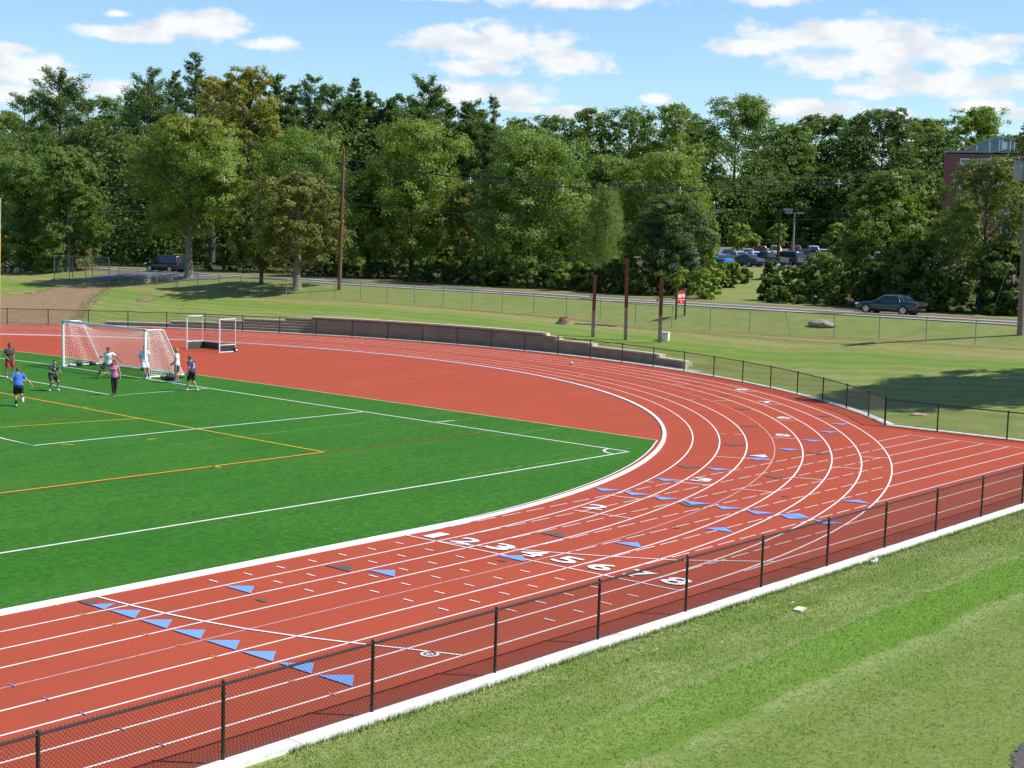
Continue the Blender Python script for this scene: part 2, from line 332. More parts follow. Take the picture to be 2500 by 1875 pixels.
M = {}
M['track'] = mat_track(); M['turf'] = mat_turf(); M['grass'] = mat_grass(); M['blades'] = mat_grass(True)
M['road'] = mat_road(); M['dirt'] = mat_dirt(); M['leaf'] = mat_leaf('leaves'); M['autumn'] = mat_leaf('autumn_leaves', True)
def mat_paint(name, c1, wear, amt):
    m, t, b = newmat(name); b.inputs['Roughness'].default_value = 0.8; b.inputs['Specular IOR Level'].default_value = 0.15
    f1 = noise(t, 60, 3, 0.8); f2 = noise(t, 2.3, 6, 0.75)
    c = mixc(t, ramp(t, f2, 0.50, 0.72, 0, amt), c1, wear); c = mixc(t, ramp(t, f1, 0.58, 0.74, 0, amt), c, wear); t.links.new(c, b.inputs['Base Color']); return m
M['white'] = mat_paint('white_line_paint', (0.72, 0.71, 0.70), (0.50, 0.33, 0.29), 0.55)
M['fade'] = plain('worn_line_paint', (0.50, 0.37, 0.35), (0.42, 0.25, 0.22), 5, 0.6)
M['thinline'] = plain('line_paint', (0.70, 0.66, 0.65), (0.60, 0.50, 0.47), 10, 0.6)
M['blue'] = mat_paint('blue_paint', (0.150, 0.285, 0.60), (0.20, 0.20, 0.40), 0.5)
M['grey'] = plain('dark_overpaint', (0.085, 0.068, 0.062), (0.12, 0.08, 0.07), 30, 0.7)
M['yellow'] = plain('yellow_paint', (0.62, 0.36, 0.02), (0.50, 0.26, 0.015), 12, 0.6)
M['roadyellow'] = plain('road_yellow_paint', (0.75, 0.52, 0.16), (0.62, 0.44, 0.15), 3, 0.7)
M['darkred'] = plain('dark_red_paint', (0.23, 0.022, 0.010), (0.15, 0.025, 0.010), 12, 0.7)
M['turfwhite'] = plain('turf_white', (0.66, 0.68, 0.62), (0.45, 0.52, 0.42), 22, 0.8)
M['turfyellow'] = plain('turf_yellow', (0.60, 0.37, 0.010), (0.42, 0.27, 0.01), 22, 0.8)
M['concrete'] = plain('concrete', (0.78, 0.76, 0.71), (0.60, 0.58, 0.53), 3, 0.9, bmp=0.2)
def mat_kerb():
    m, t, b = newmat('stained_concrete'); b.inputs['Roughness'].default_value = 0.9
    f1 = noise(t, 9, 6, 0.75); f2 = noise(t, 1.1, 6, 0.75); f3 = noise(t, 40, 3, 0.7)
    c = mixc(t, ramp(t, f1, 0.35, 0.7), (0.76, 0.74, 0.69), (0.60, 0.58, 0.52)); c = mixc(t, ramp(t, f2, 0.52, 0.68, 0, 0.75), c, (0.36, 0.33, 0.27)); c = mixc(t, ramp(t, f3, 0.6, 0.75, 0, 0.4), c, (0.30, 0.28, 0.24))
    t.links.new(c, b.inputs['Base Color']); bump(t, b, f1, 0.3, 0.02); return m
M['kerbc'] = mat_kerb()
M['cap'] = plain('wall_capstone', (0.62, 0.52, 0.385), (0.48, 0.40, 0.29), 4, 0.9)
M['wall'] = mat_brickwall('block_wall', (0.29, 0.215, 0.15), (0.235, 0.17, 0.12), (0.16, 0.12, 0.09), 0.45, 0.2)
M['brick'] = mat_brickwall('red_brick', (0.27, 0.085, 0.06), (0.21, 0.065, 0.05), (0.24, 0.15, 0.12), 0.22, 0.075, ms=0.008)
M['black'] = plain('black_coated_steel', (0.022, 0.018, 0.017), (0.035, 0.022, 0.02), 20, 0.4)
M['galv'] = plain('galvanized_steel', (0.30, 0.32, 0.29), (0.22, 0.24, 0.21), 6, 0.55, 0.3)
M['galvwire'] = plain('weathered_wire', (0.27, 0.31, 0.25), (0.2, 0.24, 0.18), 6, 0.7)
M['bark'] = plain('tree_bark', (0.26, 0.225, 0.17), (0.14, 0.12, 0.09), 6, 0.95, bmp=0.6, stretch=(3, 3, 0.5))
M['darkbark'] = plain('dark_bark', (0.085, 0.07, 0.055), (0.05, 0.042, 0.033), 6, 0.95, bmp=0.6, stretch=(3, 3, 0.5))
M['pole'] = plain('creosoted_pole_wood', (0.17, 0.075, 0.045), (0.115, 0.055, 0.035), 3, 0.85, bmp=0.3, stretch=(8, 8, 0.4))
M['greypole'] = plain('weathered_pole_wood', (0.26, 0.19, 0.145), (0.17, 0.12, 0.09), 3, 0.9, bmp=0.3, stretch=(8, 8, 0.4))
M['rust'] = plain('rusted_steel', (0.29, 0.105, 0.055), (0.19, 0.070, 0.038), 3, 0.85, bmp=0.2, stretch=(2, 2, 0.6))
M['rustpale'] = plain('faded_steel', (0.48, 0.37, 0.30), (0.33, 0.22, 0.165), 3, 0.9, stretch=(3, 3, 0.8))
M['wire'] = plain('cable_black', (0.045, 0.045, 0.045), None, 4, 0.6)
M['wiregrey'] = plain('cable_grey', (0.24, 0.25, 0.24), None, 4, 0.5)
M['pwhite'] = plain('white_powdercoat', (0.80, 0.80, 0.79), (0.72, 0.72, 0.71), 3, 0.35)
M['palu'] = plain('bare_aluminium', (0.70, 0.70, 0.70), (0.62, 0.62, 0.62), 3, 0.4, 0.0)
M['net'] = plain('white_net_cord', (0.80, 0.80, 0.78), None, 9, 0.8)
M['board'] = plain('dark_green_board', (0.022, 0.028, 0.024), (0.035, 0.04, 0.034), 3, 0.55)
M['rubber'] = plain('black_rubber', (0.02, 0.02, 0.02), None, 9, 0.75)
M['rock'] = plain('granite_boulder', (0.36, 0.31, 0.26), (0.22, 0.19, 0.16), 3, 0.95, bmp=0.7)
M['rockt'] = plain('tan_boulder', (0.48, 0.33, 0.22), (0.33, 0.23, 0.16), 2, 0.95, bmp=0.7)
M['glass'] = plain('dark_window_glass', (0.018, 0.022, 0.026), None, 2, 0.06, spec=0.8)
M['tealglass'] = plain('teal_window_glass', (0.06, 0.17, 0.16), (0.10, 0.22, 0.21), 0.6, 0.12, spec=0.7)
M['chrome'] = plain('bright_trim', (0.55, 0.56, 0.58), None, 2, 0.25, 0.9)
M['signred'] = plain('red_sign_face', (0.50, 0.018, 0.024), (0.44, 0.016, 0.02), 3, 0.45)
M['headlight'] = plain('headlight_lens', (0.72, 0.74, 0.76), None, 3, 0.15, spec=0.8)
M['taillight'] = plain('red_lens', (0.32, 0.010, 0.012), None, 3, 0.2, spec=0.7)
M['sock'] = plain('dark_sock', (0.03, 0.03, 0.04), None, 30, 0.9)
M['skin'] = plain('skin', (0.46, 0.25, 0.165), (0.40, 0.21, 0.135), 9, 0.55)
M['skin2'] = plain('tanned_skin', (0.33, 0.165, 0.10), (0.28, 0.14, 0.085), 9, 0.55)
M['transf'] = plain('grey_transformer_paint', (0.33, 0.35, 0.36), None, 2, 0.4)
M['shedred'] = plain('faded_red_panel', (0.27, 0.060, 0.045), (0.18, 0.045, 0.035), 2, 0.8)

# ---------------------------------------------------------------- terrain
FC = (0.22, 37.87); RB = 37.87; LW = 1.0668; RF = 48.0
def interp(tab, x):
    if x <= tab[0][0]: return tab[0][1]
    for (a, b), (c, d) in zip(tab, tab[1:]):
        if x <= c: return b + (d-b)*(x-a)/(c-a)
    return tab[-1][1]
Z58 = [(-60, 2.2), (6, 2.0), (12, 1.95), (15.3, 1.94), (18.4, 1.84), (24.7, 1.70), (31, 1.58), (34.3, 1.57), (40, 1.78), (47, 1.85), (56, 1.92), (66, 1.87), (72, 1.74), (76, 1.70), (99, 1.75), (115, 1.85), (200, 2.2)]
Z65 = [(-60, 3.0), (9.6, 2.89), (22, 2.83), (37, 2.78), (44, 2.72), (52, 2.76), (64, 2.69), (73, 2.66), (83, 2.72), (91, 2.6), (108, 2.46), (130, 2.35), (250, 2.3)]
ZW = [(-22, 0.0), (-18.2, 0.02), (-17.6, 0.40), (-14.65, 0.42), (-14.55, 0.6), (-7.2, 0.64), (-7.1, 0.8), (-3.5, 0.84), (-3.4, 1.0), (-2.2, 1.05), (-2.1, 1.20), (21.2, 1.20), (21.4, 0.98), (24.1, 0.95), (24.3, 0.80), (28, 0.8), (28.2, 0.6), (30.3, 0.6), (30.5, 0.42), (34.7, 0.40), (34.9, 0.22), (40.5, 0.2), (44, 0.02), (60, 0.0)]
ZS = [(-24, 0.0), (-17.6, 0.30), (-10, 0.62), (-2, 1.12), (2, 1.2), (20, 1.18), (26, 0.82), (32, 0.48), (40, 0.15), (46, 0.0), (60, 0.0)]
def sstep(a, b, x):
    t = min(1, max(0, (x-a)/(b-a))); return t*t*(3-2*t)
def zbeyond(X, Y):
    z65 = interp(Z65, Y); z = z65
    if X > 72.4:
        right = sstep(75, 50, Y*72.4/max(X, 72.4)+0.0)
        z = z65 + 0.1*sstep(72.4, 80, X)
        z += right*1.85*sstep(84, 112, X)
        z += right*1.3*sstep(135, 215, X)
        z += (1-right)*2.5*sstep(110, 240, X)
        z += right*10.0*sstep(262, 360, X)
    return z
def build_ground():
    cols = []   # (F, normal, G, theta or None)
    for y in (-400, -200, -100, -60, -30, -15, -8, -4, -1, 1): cols.append(((32.05, y), (1, 0), (58, y), None))
    a0 = math.degrees(math.atan2(2.15-FC[1], 32.05-FC[0]))
    ths = sorted(set([a0] + [round(a0+i*0.6, 3) for i in range(1, 232)] + [x for x, _ in ZW] + [90.0])); ths = [t for t in ths if a0 <= t <= 90]
    for th in ths:
        c, s = math.cos(R(th)), math.sin(R(th)); F = (FC[0]+RF*c, FC[1]+RF*s)
        if th == a0: F = (32.05, 2.15)
        gy = F[1] + 0.05*max(0, F[1]-45)**2
        cols.append((F, (c, s), (58, gy), th))
    for x in (-20, -60, -150, -400): cols.append(((x, FC[1]+RF), (0, 1), (58+x*0.8, 175-x*0.3), None))
    xs = [61.5, 64.4, 65, 68.7, 72.4, 73.0, 76, 80, 86, 92, 98, 104, 110, 116, 122, 130, 145, 170, 200, 230, 260, 300, 340, 600, 3000]
    V = []; F_ = []; rows = None
    for (F, n, G, th) in cols:
        z0 = interp(ZW, th) if th is not None else 0.0
        zg = interp(Z58, G[1]); col = [(F[0], F[1], -0.03), (F[0]+n[0]*1.2, F[1]+n[1]*1.2, -0.02), (F[0]+n[0]*(1.5 if th is None or th < 21.3 else 1.95), F[1]+n[1]*(1.5 if th is None or th < 21.3 else 1.95), z0)]
        B = col[-1]; zs = interp(ZS, th) if th is not None else 0.0
        for i in range(1, 15):
            s = i/14; e = s if th is None or z0 > 0.3 else s**1.15
            col.append((B[0]+(G[0]-B[0])*s, B[1]+(G[1]-B[1])*s, zs+(zg-zs)*e))
        gx, gy = G
        for x in xs:
            k = (x+27.7)/85.7; y = -27+(gy+27)*k; X = gx + (x-58)
            if x <= 65:
                s = (x-58)/7.0; z = zg + (interp(Z65, y)-zg)*(s*s*(3-2*s)*0.5+s*0.5)
            else: z = zbeyond(x, y)
            col.append((X, y, z))
        rows = len(col); V += col
    nc = len(cols)
    for i in range(nc-1):
        for j in range(rows-1):
            a = i*rows+j; F_.append((a, a+1, a+rows+1, a+rows))
    # the flat inside of the stadium joined on as one sheet
    inner = [i*rows for i in range(nc)]; b = len(V); V += [(-900, FC[1]+RF, -0.03), (-900, -400, -0.03)]
    F_.append(tuple(reversed(inner)) + (b+1, b))
    F_[-1] = tuple(inner + [b, b+1])
    me = bpy.data.meshes.new('ground'); me.from_pydata(V, [], F_); me.update(); smooth(me, 35)
    g = link('ground', me, M['grass']); tag(g, 'grass lawn around the track rising to the road and woods', kind='structure')
    bm = bmesh.new(); bm.from_mesh(me); bmesh.ops.triangulate(bm, faces=bm.faces[:])
    bmesh.ops.recalc_face_normals(bm, faces=bm.faces[:])
    t = BVHTree.FromBMesh(bm); bm.free(); return t
BVH = build_ground()
def gz(x, y):
    h = BVH.ray_cast(Vector((x, y, 100)), Vector((0, 0, -1)))
    return h[0].z if h[0] else 0.0
def hit(px, py):
    c, d = ray(px, py); h = BVH.ray_cast(Vector(c), Vector(d).normalized())
    return h[0] if h[0] else Vector(at_depth(px, py, 150))
def gp(x, y, dz=0.0): return Vector((x, y, gz(x, y)+dz))

def inside(poly, x, y):
    c = False; j = len(poly)-1
    for i in range(len(poly)):
        xi, yi = poly[i]; xj, yj = poly[j]
        if (yi > y) != (yj > y) and x < (xj-xi)*(y-yi)/(yj-yi)+xi: c = not c
        j = i
    return c
def drape(name, poly, step, off, mat, label, rough=0.0):
    xs = [p[0] for p in poly]; ys = [p[1] for p in poly]; idx = {}; mb = MB()
    rnd = random.Random(3)
    nx = int((max(xs)-min(xs))/step)+1; ny = int((max(ys)-min(ys))/step)+1
    def vid(i, j):
        if (i, j) not in idx:
            x = min(xs)+i*step; y = min(ys)+j*step
            idx[(i, j)] = len(mb.v); mb.v.append((x, y, gz(x, y)+off))
        return idx[(i, j)]
    for i in range(nx):
        for j in range(ny):
            x = min(xs)+(i+.5)*step; y = min(ys)+(j+.5)*step
            if inside(poly, x+rnd.uniform(-rough, rough), y+rnd.uniform(-rough, rough)):
                mb.f.append((vid(i, j), vid(i+1, j), vid(i+1, j+1), vid(i, j+1)))
    o = mb.build(name, mat); return tag(o, label, kind='structure')
def ribbon(name, path, w, off, mat, parent=None, kind='structure', label=None):
    mb = MB(); n = len(path); vs = []
    for i, (x, y) in enumerate(path):
        a = path[max(i-1, 0)]; b = path[min(i+1, n-1)]; t = Vector((b[0]-a[0], b[1]-a[1])).normalized(); nn = Vector((-t.y, t.x))
        for s in (-1, 1):
            X, Y = x+nn.x*w/2*s, y+nn.y*w/2*s; vs.append((X, Y, gz(X, Y)+off))
    mb.add(vs, [(2*i, 2*i+2, 2*i+3, 2*i+1) for i in range(n-1)])
    o = mb.build(name, mat, parent)
    if parent is None: tag(o, label, kind=kind)
    return o

# ---------------------------------------------------------------- track and field
def arcp(th, r): return (FC[0]+r*math.cos(R(th)), FC[1]+r*math.sin(R(th)))
CORNER = (32.05, 2.15); A0 = math.degrees(math.atan2(CORNER[1]-FC[1], CORNER[0]-FC[0]))
def sheet(mb, pts, z): mb.add([(x, y, z) for x, y in pts], [tuple(range(len(pts)))])
def strip(mb, a, b, w, z):
    d = Vector((b[0]-a[0], b[1]-a[1])).normalized(); n = Vector((-d.y, d.x))*w/2
    mb.add([(a[0]+n.x, a[1]+n.y, z), (a[0]-n.x, a[1]-n.y, z), (b[0]-n.x, b[1]-n.y, z), (b[0]+n.x, b[1]+n.y, z)], [(0, 1, 2, 3)])
def poly(mb, pts, w, z):
    n = len(pts); vs = []
    for i in range(n):
        a = pts[max(i-1, 0)]; b = pts[min(i+1, n-1)]; t = Vector((b[0]-a[0], b[1]-a[1])).normalized()
        for s in (-1, 1): vs.append((pts[i][0]-t.y*w/2*s, pts[i][1]+t.x*w/2*s, z))
    mb.add(vs, [(2*i, 2*i+2, 2*i+3, 2*i+1) for i in range(n-1)])
def bendline(k, x0=-70.0, x1=-40.0):
    r = RB+k*LW
    return [(x0, -k*LW), (-20, -k*LW), (FC[0], -k*LW)] + [arcp(t, r) for t in np.arange(-89, 90.1, 1.0)] + [(x1, FC[1]+r)]
def build_track():
    out = [(-90, -9.86), (CORNER[0]+0.02, -9.86), (CORNER[0]+0.02, CORNER[1])] + [arcp(t, RF) for t in np.arange(A0+1, 90.1, 1.0)] + [(-90, FC[1]+RF)]
    mb = MB(); sheet(mb, out, 0.0); tr = mb.build('running_track', M['track']); tag(tr, 'red rubber running track with lane lines and bend', kind='structure')
    z1, z2, z3, z4 = 0.005, 0.010, 0.015, 0.020
    for k in range(1, 9):
        mb = MB(); poly(mb, bendline(k), 0.05 if k != 4 else 0.042, z1); mb.build('lane_line', M['fade'] if k == 4 else M['white'], tr)
    # inner kerb: flat white band on the straight, raised rail round the bend
    mb = MB(); path = bendline(-0.08); pl = []
    n = len(path); rings = []
    for i in range(n):
        a = path[max(i-1, 0)]; b = path[min(i+1, n-1)]; t = Vector((b[0]-a[0], b[1]-a[1])).normalized(); nx, ny = -t.y, t.x
        x, y = path[i]
        rings.append([(x-nx*.08, y-ny*.08, 0.0), (x-nx*.07, y-ny*.07, 0.05), (x+nx*.07, y+ny*.07, 0.05), (x+nx*.08, y+ny*.08, 0.0)])
    mb.rings(rings); mb.build('inner_kerb', M['white'], tr)
    mb = MB(); sheet(mb, [(-70, 0.10), (-70, 0.42), (3, 0.42), (1.5, 0.20), (0.22, 0.10)], 0.016); mb.build('concrete_edge', M['white'], tr)
    # sprint straight beyond the bend
    mb = MB()
    for k in range(0, 9):
        y = -k*LW; rr = RB+8*LW; xe = FC[0]+math.sqrt(max(0, rr*rr-(y-FC[1])**2))
        x = 0.45+0.05*k
        if k < 8:
            while x+0.83 < xe: strip(mb, (x, y-0.03), (x+0.83, y-0.03), 0.045, z2); x += 1.09
        strip(mb, (xe if k < 8 else 3.0, y), (30.06, y), 0.05, z2)
    strip(mb, (30.085, 0.025), (30.085, -9.3), 0.05, z2)
    mb.build('sprint_line', M['thinline'], tr)
    # finish line, staggered starts, waterfall arcs
    mb = MB(); strip(mb, (-0.17, 0.0), (0.17, -8.54), 0.05, z3)
    poly(mb, [(-0.12, -1.09), (0.14, -1.94), (0.72, -3.17), (1.29, -4.33), (1.82, -5.25), (2.75, -6.70), (4.19, -8.21), (4.5, -8.53)], 0.05, z3)
    poly(mb, [(-9.69, -0.03), (-9.60, -1.08), (-9.47, -2.14), (-9.28, -3.17), (-9.02, -4.22), (-8.66, -5.27), (-8.20, -6.38), (-7.70, -7.46), (-7.23, -8.53)], 0.06, z3)
    def cross(k0, k1, th, w=0.05, mbb=mb): strip(mbb, arcp(th, RB+k0*LW), arcp(th, RB+k1*LW), w, z3)
    for k0, k1, th in [(2, 3, -72.1), (1.2, 3, -81.5), (2, 3.95, -63.2), (4, 5, -54.9), (5, 6, -47), (6, 7, -39.3), (7, 8, -32.2), (3, 4, -50), (2, 2.3, -54.1), (2.62, 2.95, -54.1), (3.1, 3.3, -36.8), (3.7, 3.9, -36.8), (4.1, 5, -37.4), (7, 8, -60.35), (6, 7, -64.15), (5, 6, -68.05), (4, 5, -72.35), (1, 1.3, -72.8), (1, 2, -77.3), (2.3, 2.6, -20.0), (5, 6, -27.4), (3.3, 3.6, -9), (2.5, 2.8, 4), (6, 7, -24), (5.4, 5.7, 12)]: cross(k0, k1, th)
    for x in range(1, 8):
        for lane in range(1, 9):
            if x > 7 - (0 if lane < 2 else lane-1)*0.34 and lane > 1: continue
            yy = -(lane-1)*LW; strip(mb, (-x-0.03*0, yy-0.46), (-x, yy-0.76), 0.045, z3)
    mb.build('cross_marks', M['white'], tr)
    # exchange-zone triangles
    def tri(lane, pos, fwd, curve, mbb, z, frac=(0.08, 0.95), L=0.48):
        k0, k1 = lane-1+frac[0], lane-1+frac[1]; km = (k0+k1)/2
        if curve:
            r = RB+km*LW; d = math.degrees(L/r)*(1 if fwd else -1)
            pts = [arcp(pos, RB+k0*LW), arcp(pos, RB+k1*LW), arcp(pos+d, r)]
        else:
            pts = [(pos, -k0*LW), (pos, -k1*LW), (pos+(L if fwd else -L), -km*LW)]
        mbb.add([(x, y, z) for x, y in pts], [(0, 1, 2)])
    grey = [(2, -4.11, 1, 0), (3, 2.72, 1, 0), (2, -67.1, 0, 1), (3, -58.3, 0, 1), (5, -41.6, 0, 1), (6, -34.1, 0, 1), (6, -59.75, 0, 1), (5, -68.1, 0, 1), (4, -77.1, 0, 1), (7, -27, 0, 1), (8, -44.5, 0, 1), (4, -49.9, 0, 1), (7, -20, 0, 1)]
    for a in grey:
        mb = MB(); tri(*a[:2], bool(a[2]), bool(a[3]), mb, z3+0.002); mb.build('dark_triangle', M['grey'], tr)
    for a, fr in [((3, -7.39, 1, 0), (.35, .72)), ((4, -0.6, 1, 0), (.36, .68)), ((6, -73.0, 0, 1), (.3, .6)), ((5, -81.9, 0, 1), (.4, .62)), ((1, -10.22, 1, 0), (.05, .55))]:
        mb = MB(); tri(*a[:2], bool(a[2]), bool(a[3]), mb, z3+0.002, fr, 0.24 if a[0] != 1 else 0.4); mb.build('dark_triangle', M['grey'], tr)
    blue = [(k, -10.2+0.017*k, 1, 0) for k in range(2, 9)] + [(2, -7.12, 1, 0), (3, -3.70, 1, 0), (4, -0.22, 1, 0), (5, 3.25, 1, 0)]
    blue += [(1, -75.8, 0, 1), (2, -76.0, 0, 1), (3, -76.3, 0, 1), (4, -76.55, 0, 1), (5, -76.8, 0, 1), (6, -77.0, 0, 1), (7, -77.15, 0, 1), (8, -77.35, 0, 1), (7, -77.1, 1, 1), (6, -81.45, 1, 1), (8, -72.9, 1, 1), (2, -71.55, 0, 1), (3, -67.15, 0, 1), (4, -62.95, 0, 1), (5, -58.95, 0, 1), (6, -55.2, 0, 1), (7, -51.5, 0, 1), (8, -48.0, 0, 1)]
    for a in blue:
        mb = MB(); tri(*a[:2], bool(a[2]), bool(a[3]), mb, z4); mb.build('blue_triangle', M['blue'], tr)
    mb = MB(); tri(1, -10.2, True, False, mb, z4, (.5, .98), 0.46); mb.build('blue_triangle', M['blue'], tr)
    mb = MB()
    for k in range(0, 9):
        y = -k*LW if k else -0.1; x = -10.73+0.016*k; strip(mb, (x, y-0.10), (x, y+0.10), 0.022, z3+.001); strip(mb, (x-.09, y-0.02), (x+.09, y-0.02), 0.016, z3+.001)
    mb.build('yellow_tick', M['yellow'], tr)
    mb = MB()
    for k in range(4, 9): strip(mb, (-14.24+0.012*(k-4), -k*LW-0.11), (-14.24+0.012*(k-4), -k*LW+0.11), 0.035, z3+.001)
    mb.build('blue_tick', plain('faded_blue_paint', (0.20, 0.18, 0.42), (0.28, 0.10, 0.16), 30, 0.8), tr)
    mb = MB(); poly(mb, [(-7.62+.16*math.cos(a), -8.05+.16*math.sin(a)) for a in np.linspace(0, 2*math.pi, 15)], 0.06, z3); poly(mb, [(-7.62+.06*math.cos(a), -8.05+.06*math.sin(a)) for a in np.linspace(0, 2*math.pi, 9)], 0.05, z3); mb.build('round_mark', M['white'], tr)
    mb = MB()
    for kk, th in [(7.4, 31), (5.2, 36), (2.5, 45), (6.3, 52), (3.2, 60)]:
        strip(mb, arcp(th, RB+kk*LW), arcp(th+0.5, RB+(kk+0.2)*LW), 0.10, z3)
    strip(mb, arcp(52, RB+0.5*LW), arcp(53.2, RB+0.8*LW), 0.2, z3)
    mb.build('yellow_tick', M['yellow'], tr)
    return tr
def text_mesh(s, size, bold=0.0):
    c = bpy.data.curves.new('txt', 'FONT'); c.body = s; c.size = size; c.offset = bold; c.align_x = 'CENTER'; c.align_y = 'CENTER'; c.resolution_u = 3
    o = bpy.data.objects.new('txt', c); COL.objects.link(o); bpy.context.view_layer.update()
    me = bpy.data.meshes.new_from_object(o.evaluated_get(bpy.context.evaluated_depsgraph_get()))
    bpy.data.objects.remove(o); bpy.data.curves.remove(c); return me
def build_numbers(tr):
    z = 0.024
    def put(n, x, y, ang):
        me = text_mesh(str(n), 0.86, 0.016); me.name = 'track_number'
        vs = np.array([v.co[:] for v in me.vertices]); c = (vs.max(0)+vs.min(0))/2; w = vs.max(0)-vs.min(0)
        sx = (0.66 if n != 1 else 0.36)/w[0]; sy = 0.70/w[1]
        for v in me.vertices:
            v.co.x = (v.co.x-c[0])*sx; v.co.y = (v.co.y-c[1])*sy; v.co.z = 0
        if n in (1, 4, 7):   # slab feet like the painted figures
            bm = bmesh.new(); bm.from_mesh(me); x0 = {1: 0.02, 4: 0.10, 7: -0.08}[n]; hw = {1: .18, 4: .18, 7: .15}[n]
            q = [bm.verts.new(p) for p in ((x0-hw, -0.35, 0.0015), (x0+hw, -0.35, 0.0015), (x0+hw, -0.27, 0.0015), (x0-hw, -0.27, 0.0015))]; bm.faces.new(q); bm.to_mesh(me); bm.free()
        o = link('track_number', me, M['white'], tr); o.location = (x, y, z); o.rotation_euler = (0, 0, ang)
    for n, (x, y) in enumerate([(0.40, -0.60), (0.47, -1.65), (0.60, -2.72), (0.63, -3.79), (0.70, -4.84), (0.72, -5.90), (0.80, -6.95), (0.86, -8.0)], 1):
        put(n, x, y, -math.pi/2)
    for n, th in [(8, -31.2), (7, -38.2), (6, -45.9), (5, -53.8), (4, -62.1), (3, -70.9), (2, -80.3)]:
        x, y = arcp(th, RB+(n-0.5)*LW); put(n, x, y, R(th))
def build_turf():
    bend = [(20.07, 6.0)] + [arcp(t, RB-0.36) for t in np.arange(-59.5, -89, -1.5)]
    pts = [(-70, 60.0), (20.0, 60.0), (20.05, 54.96), (20.55, 48.94), (20.66, 37.15), (20.66, 32.2), (20.30, 12.65)] + bend + [(0.22, 0.42), (-70, 0.42)]
    mb = MB(); sheet(mb, pts, 0.006); f = mb.build('turf_field', M['turf']); tag(f, 'green artificial turf field with sports lines', kind='structure')
    mb = MB(); poly(mb, [(20.0, 60), (20.07, 54.96), (20.57, 48.94), (20.68, 37.15), (20.68, 32.2), (20.32, 12.65), (20.08, 6.0)], 0.07, 0.012)
    mb.build('turf_edging', M['cap'], f)
    mb = MB(); poly(mb, bend, 0.05, 0.012); mb.build('turf_edging', M['white'], f)
    mb = MB(); w = 0.11; z = 0.0165
    poly(mb, [(-40, 5.35), (-9.02, 5.10), (0.5, 4.96), (9.88, 4.87), (16.72, 4.93)], w, z)
    poly(mb, [(16.9, 58.0), (17.08, 49.75), (17.38, 45.3), (17.30, 38), (17.18, 30.8), (16.95, 19.5), (16.68, 4.93)], w, z)
    poly(mb, [(12.15, 52), (12.1, 41.32), (11.8, 30.83), (17.18, 30.83)], w, z)
    poly(mb, [(1.6, 60), (0.92, 22.14), (0.83, 19.74), (16.93, 19.53)], w, z)
    strip(mb, (17.06, 15.2), (17.97, 15.08), w, z)
    poly(mb, [(16.70+0.95*math.cos(a), 4.92+0.95*math.sin(a)) for a in np.linspace(math.pi/2, math.pi, 9)], w, z+.003)
    mb.build('white_turf_line', M['turfwhite'], f)
    mb = MB()
    poly(mb, [(8.4, 44), (8.30, 34.81), (8.02, 23.5), (7.82, 12.04)], w, z+.001); poly(mb, [(-30, 12.6), (-4.88, 12.19), (7.86, 12.04)], w, z+.001)
    poly(mb, [(-15, 27.5), (2.35, 24.59), (7.99, 23.53)], w, z+.001)
    for a, b in [((1.73, 19.40), (2.03, 19.05)), ((4.83, 18.49), (5.16, 18.38)), ((8.12, 27.93), (8.50, 27.92)), ((2.91, 12.14), (2.91, 11.70)), ((-5.0, 19.4), (-5.3, 19.0))]: strip(mb, a, b, w, z+.001)
    mb.build('yellow_turf_line', M['turfyellow'], f)
    mb = MB()
    poly(mb, [(7.9, 11.93), (16.71, 11.87)], 0.09, z-.004); poly(mb, [(-30, 12.48), (-4.88, 12.06), (7.86, 11.92)], 0.09, z-.004)
    poly(mb, [(-15, 30.2), (3.38, 26.36), (7.97, 25.31)], 0.09, z-.004); poly(mb, [(8.55, 44), (8.43, 34.81), (8.15, 25.3)], 0.11, z-.004)
    for a, b in [((7.2, 30.8), (7.6, 30.75))]: strip(mb, a, b, w, z-.004)
    mb.build('red_turf_line', M['darkred'], f)
TR = build_track(); build_numbers(TR); build_turf()

# concrete kerb strips along the fences
def build_kerbs():
    mb = MB(); rk = random.Random(1)
    for i in range(32): mb.box((-60+3.05*i, -9.97+rk.uniform(-.008, .008), 0.02+rk.uniform(-.004, .004)), (1.517, 0.15, 0.055))
    o = mb.build('kerb', M['kerbc']); tag(o, 'pale concrete kerb under the near fence', kind='structure')
    mb = MB(); pts = [arcp(t, RF+0.15) for t in np.arange(A0+0.3, 88, 1.0)]; poly(mb, pts, 0.45, 0.03)
    mb.add([(32.0, -9.7, 0.03), (32.5, -9.7, 0.03), (32.5, 2.3, 0.03), (32.0, 2.3, 0.03)], [(0, 1, 2, 3)])
    o = mb.build('kerb', M['concrete']); tag(o, 'pale concrete edge below the far fence', kind='structure')
build_kerbs()

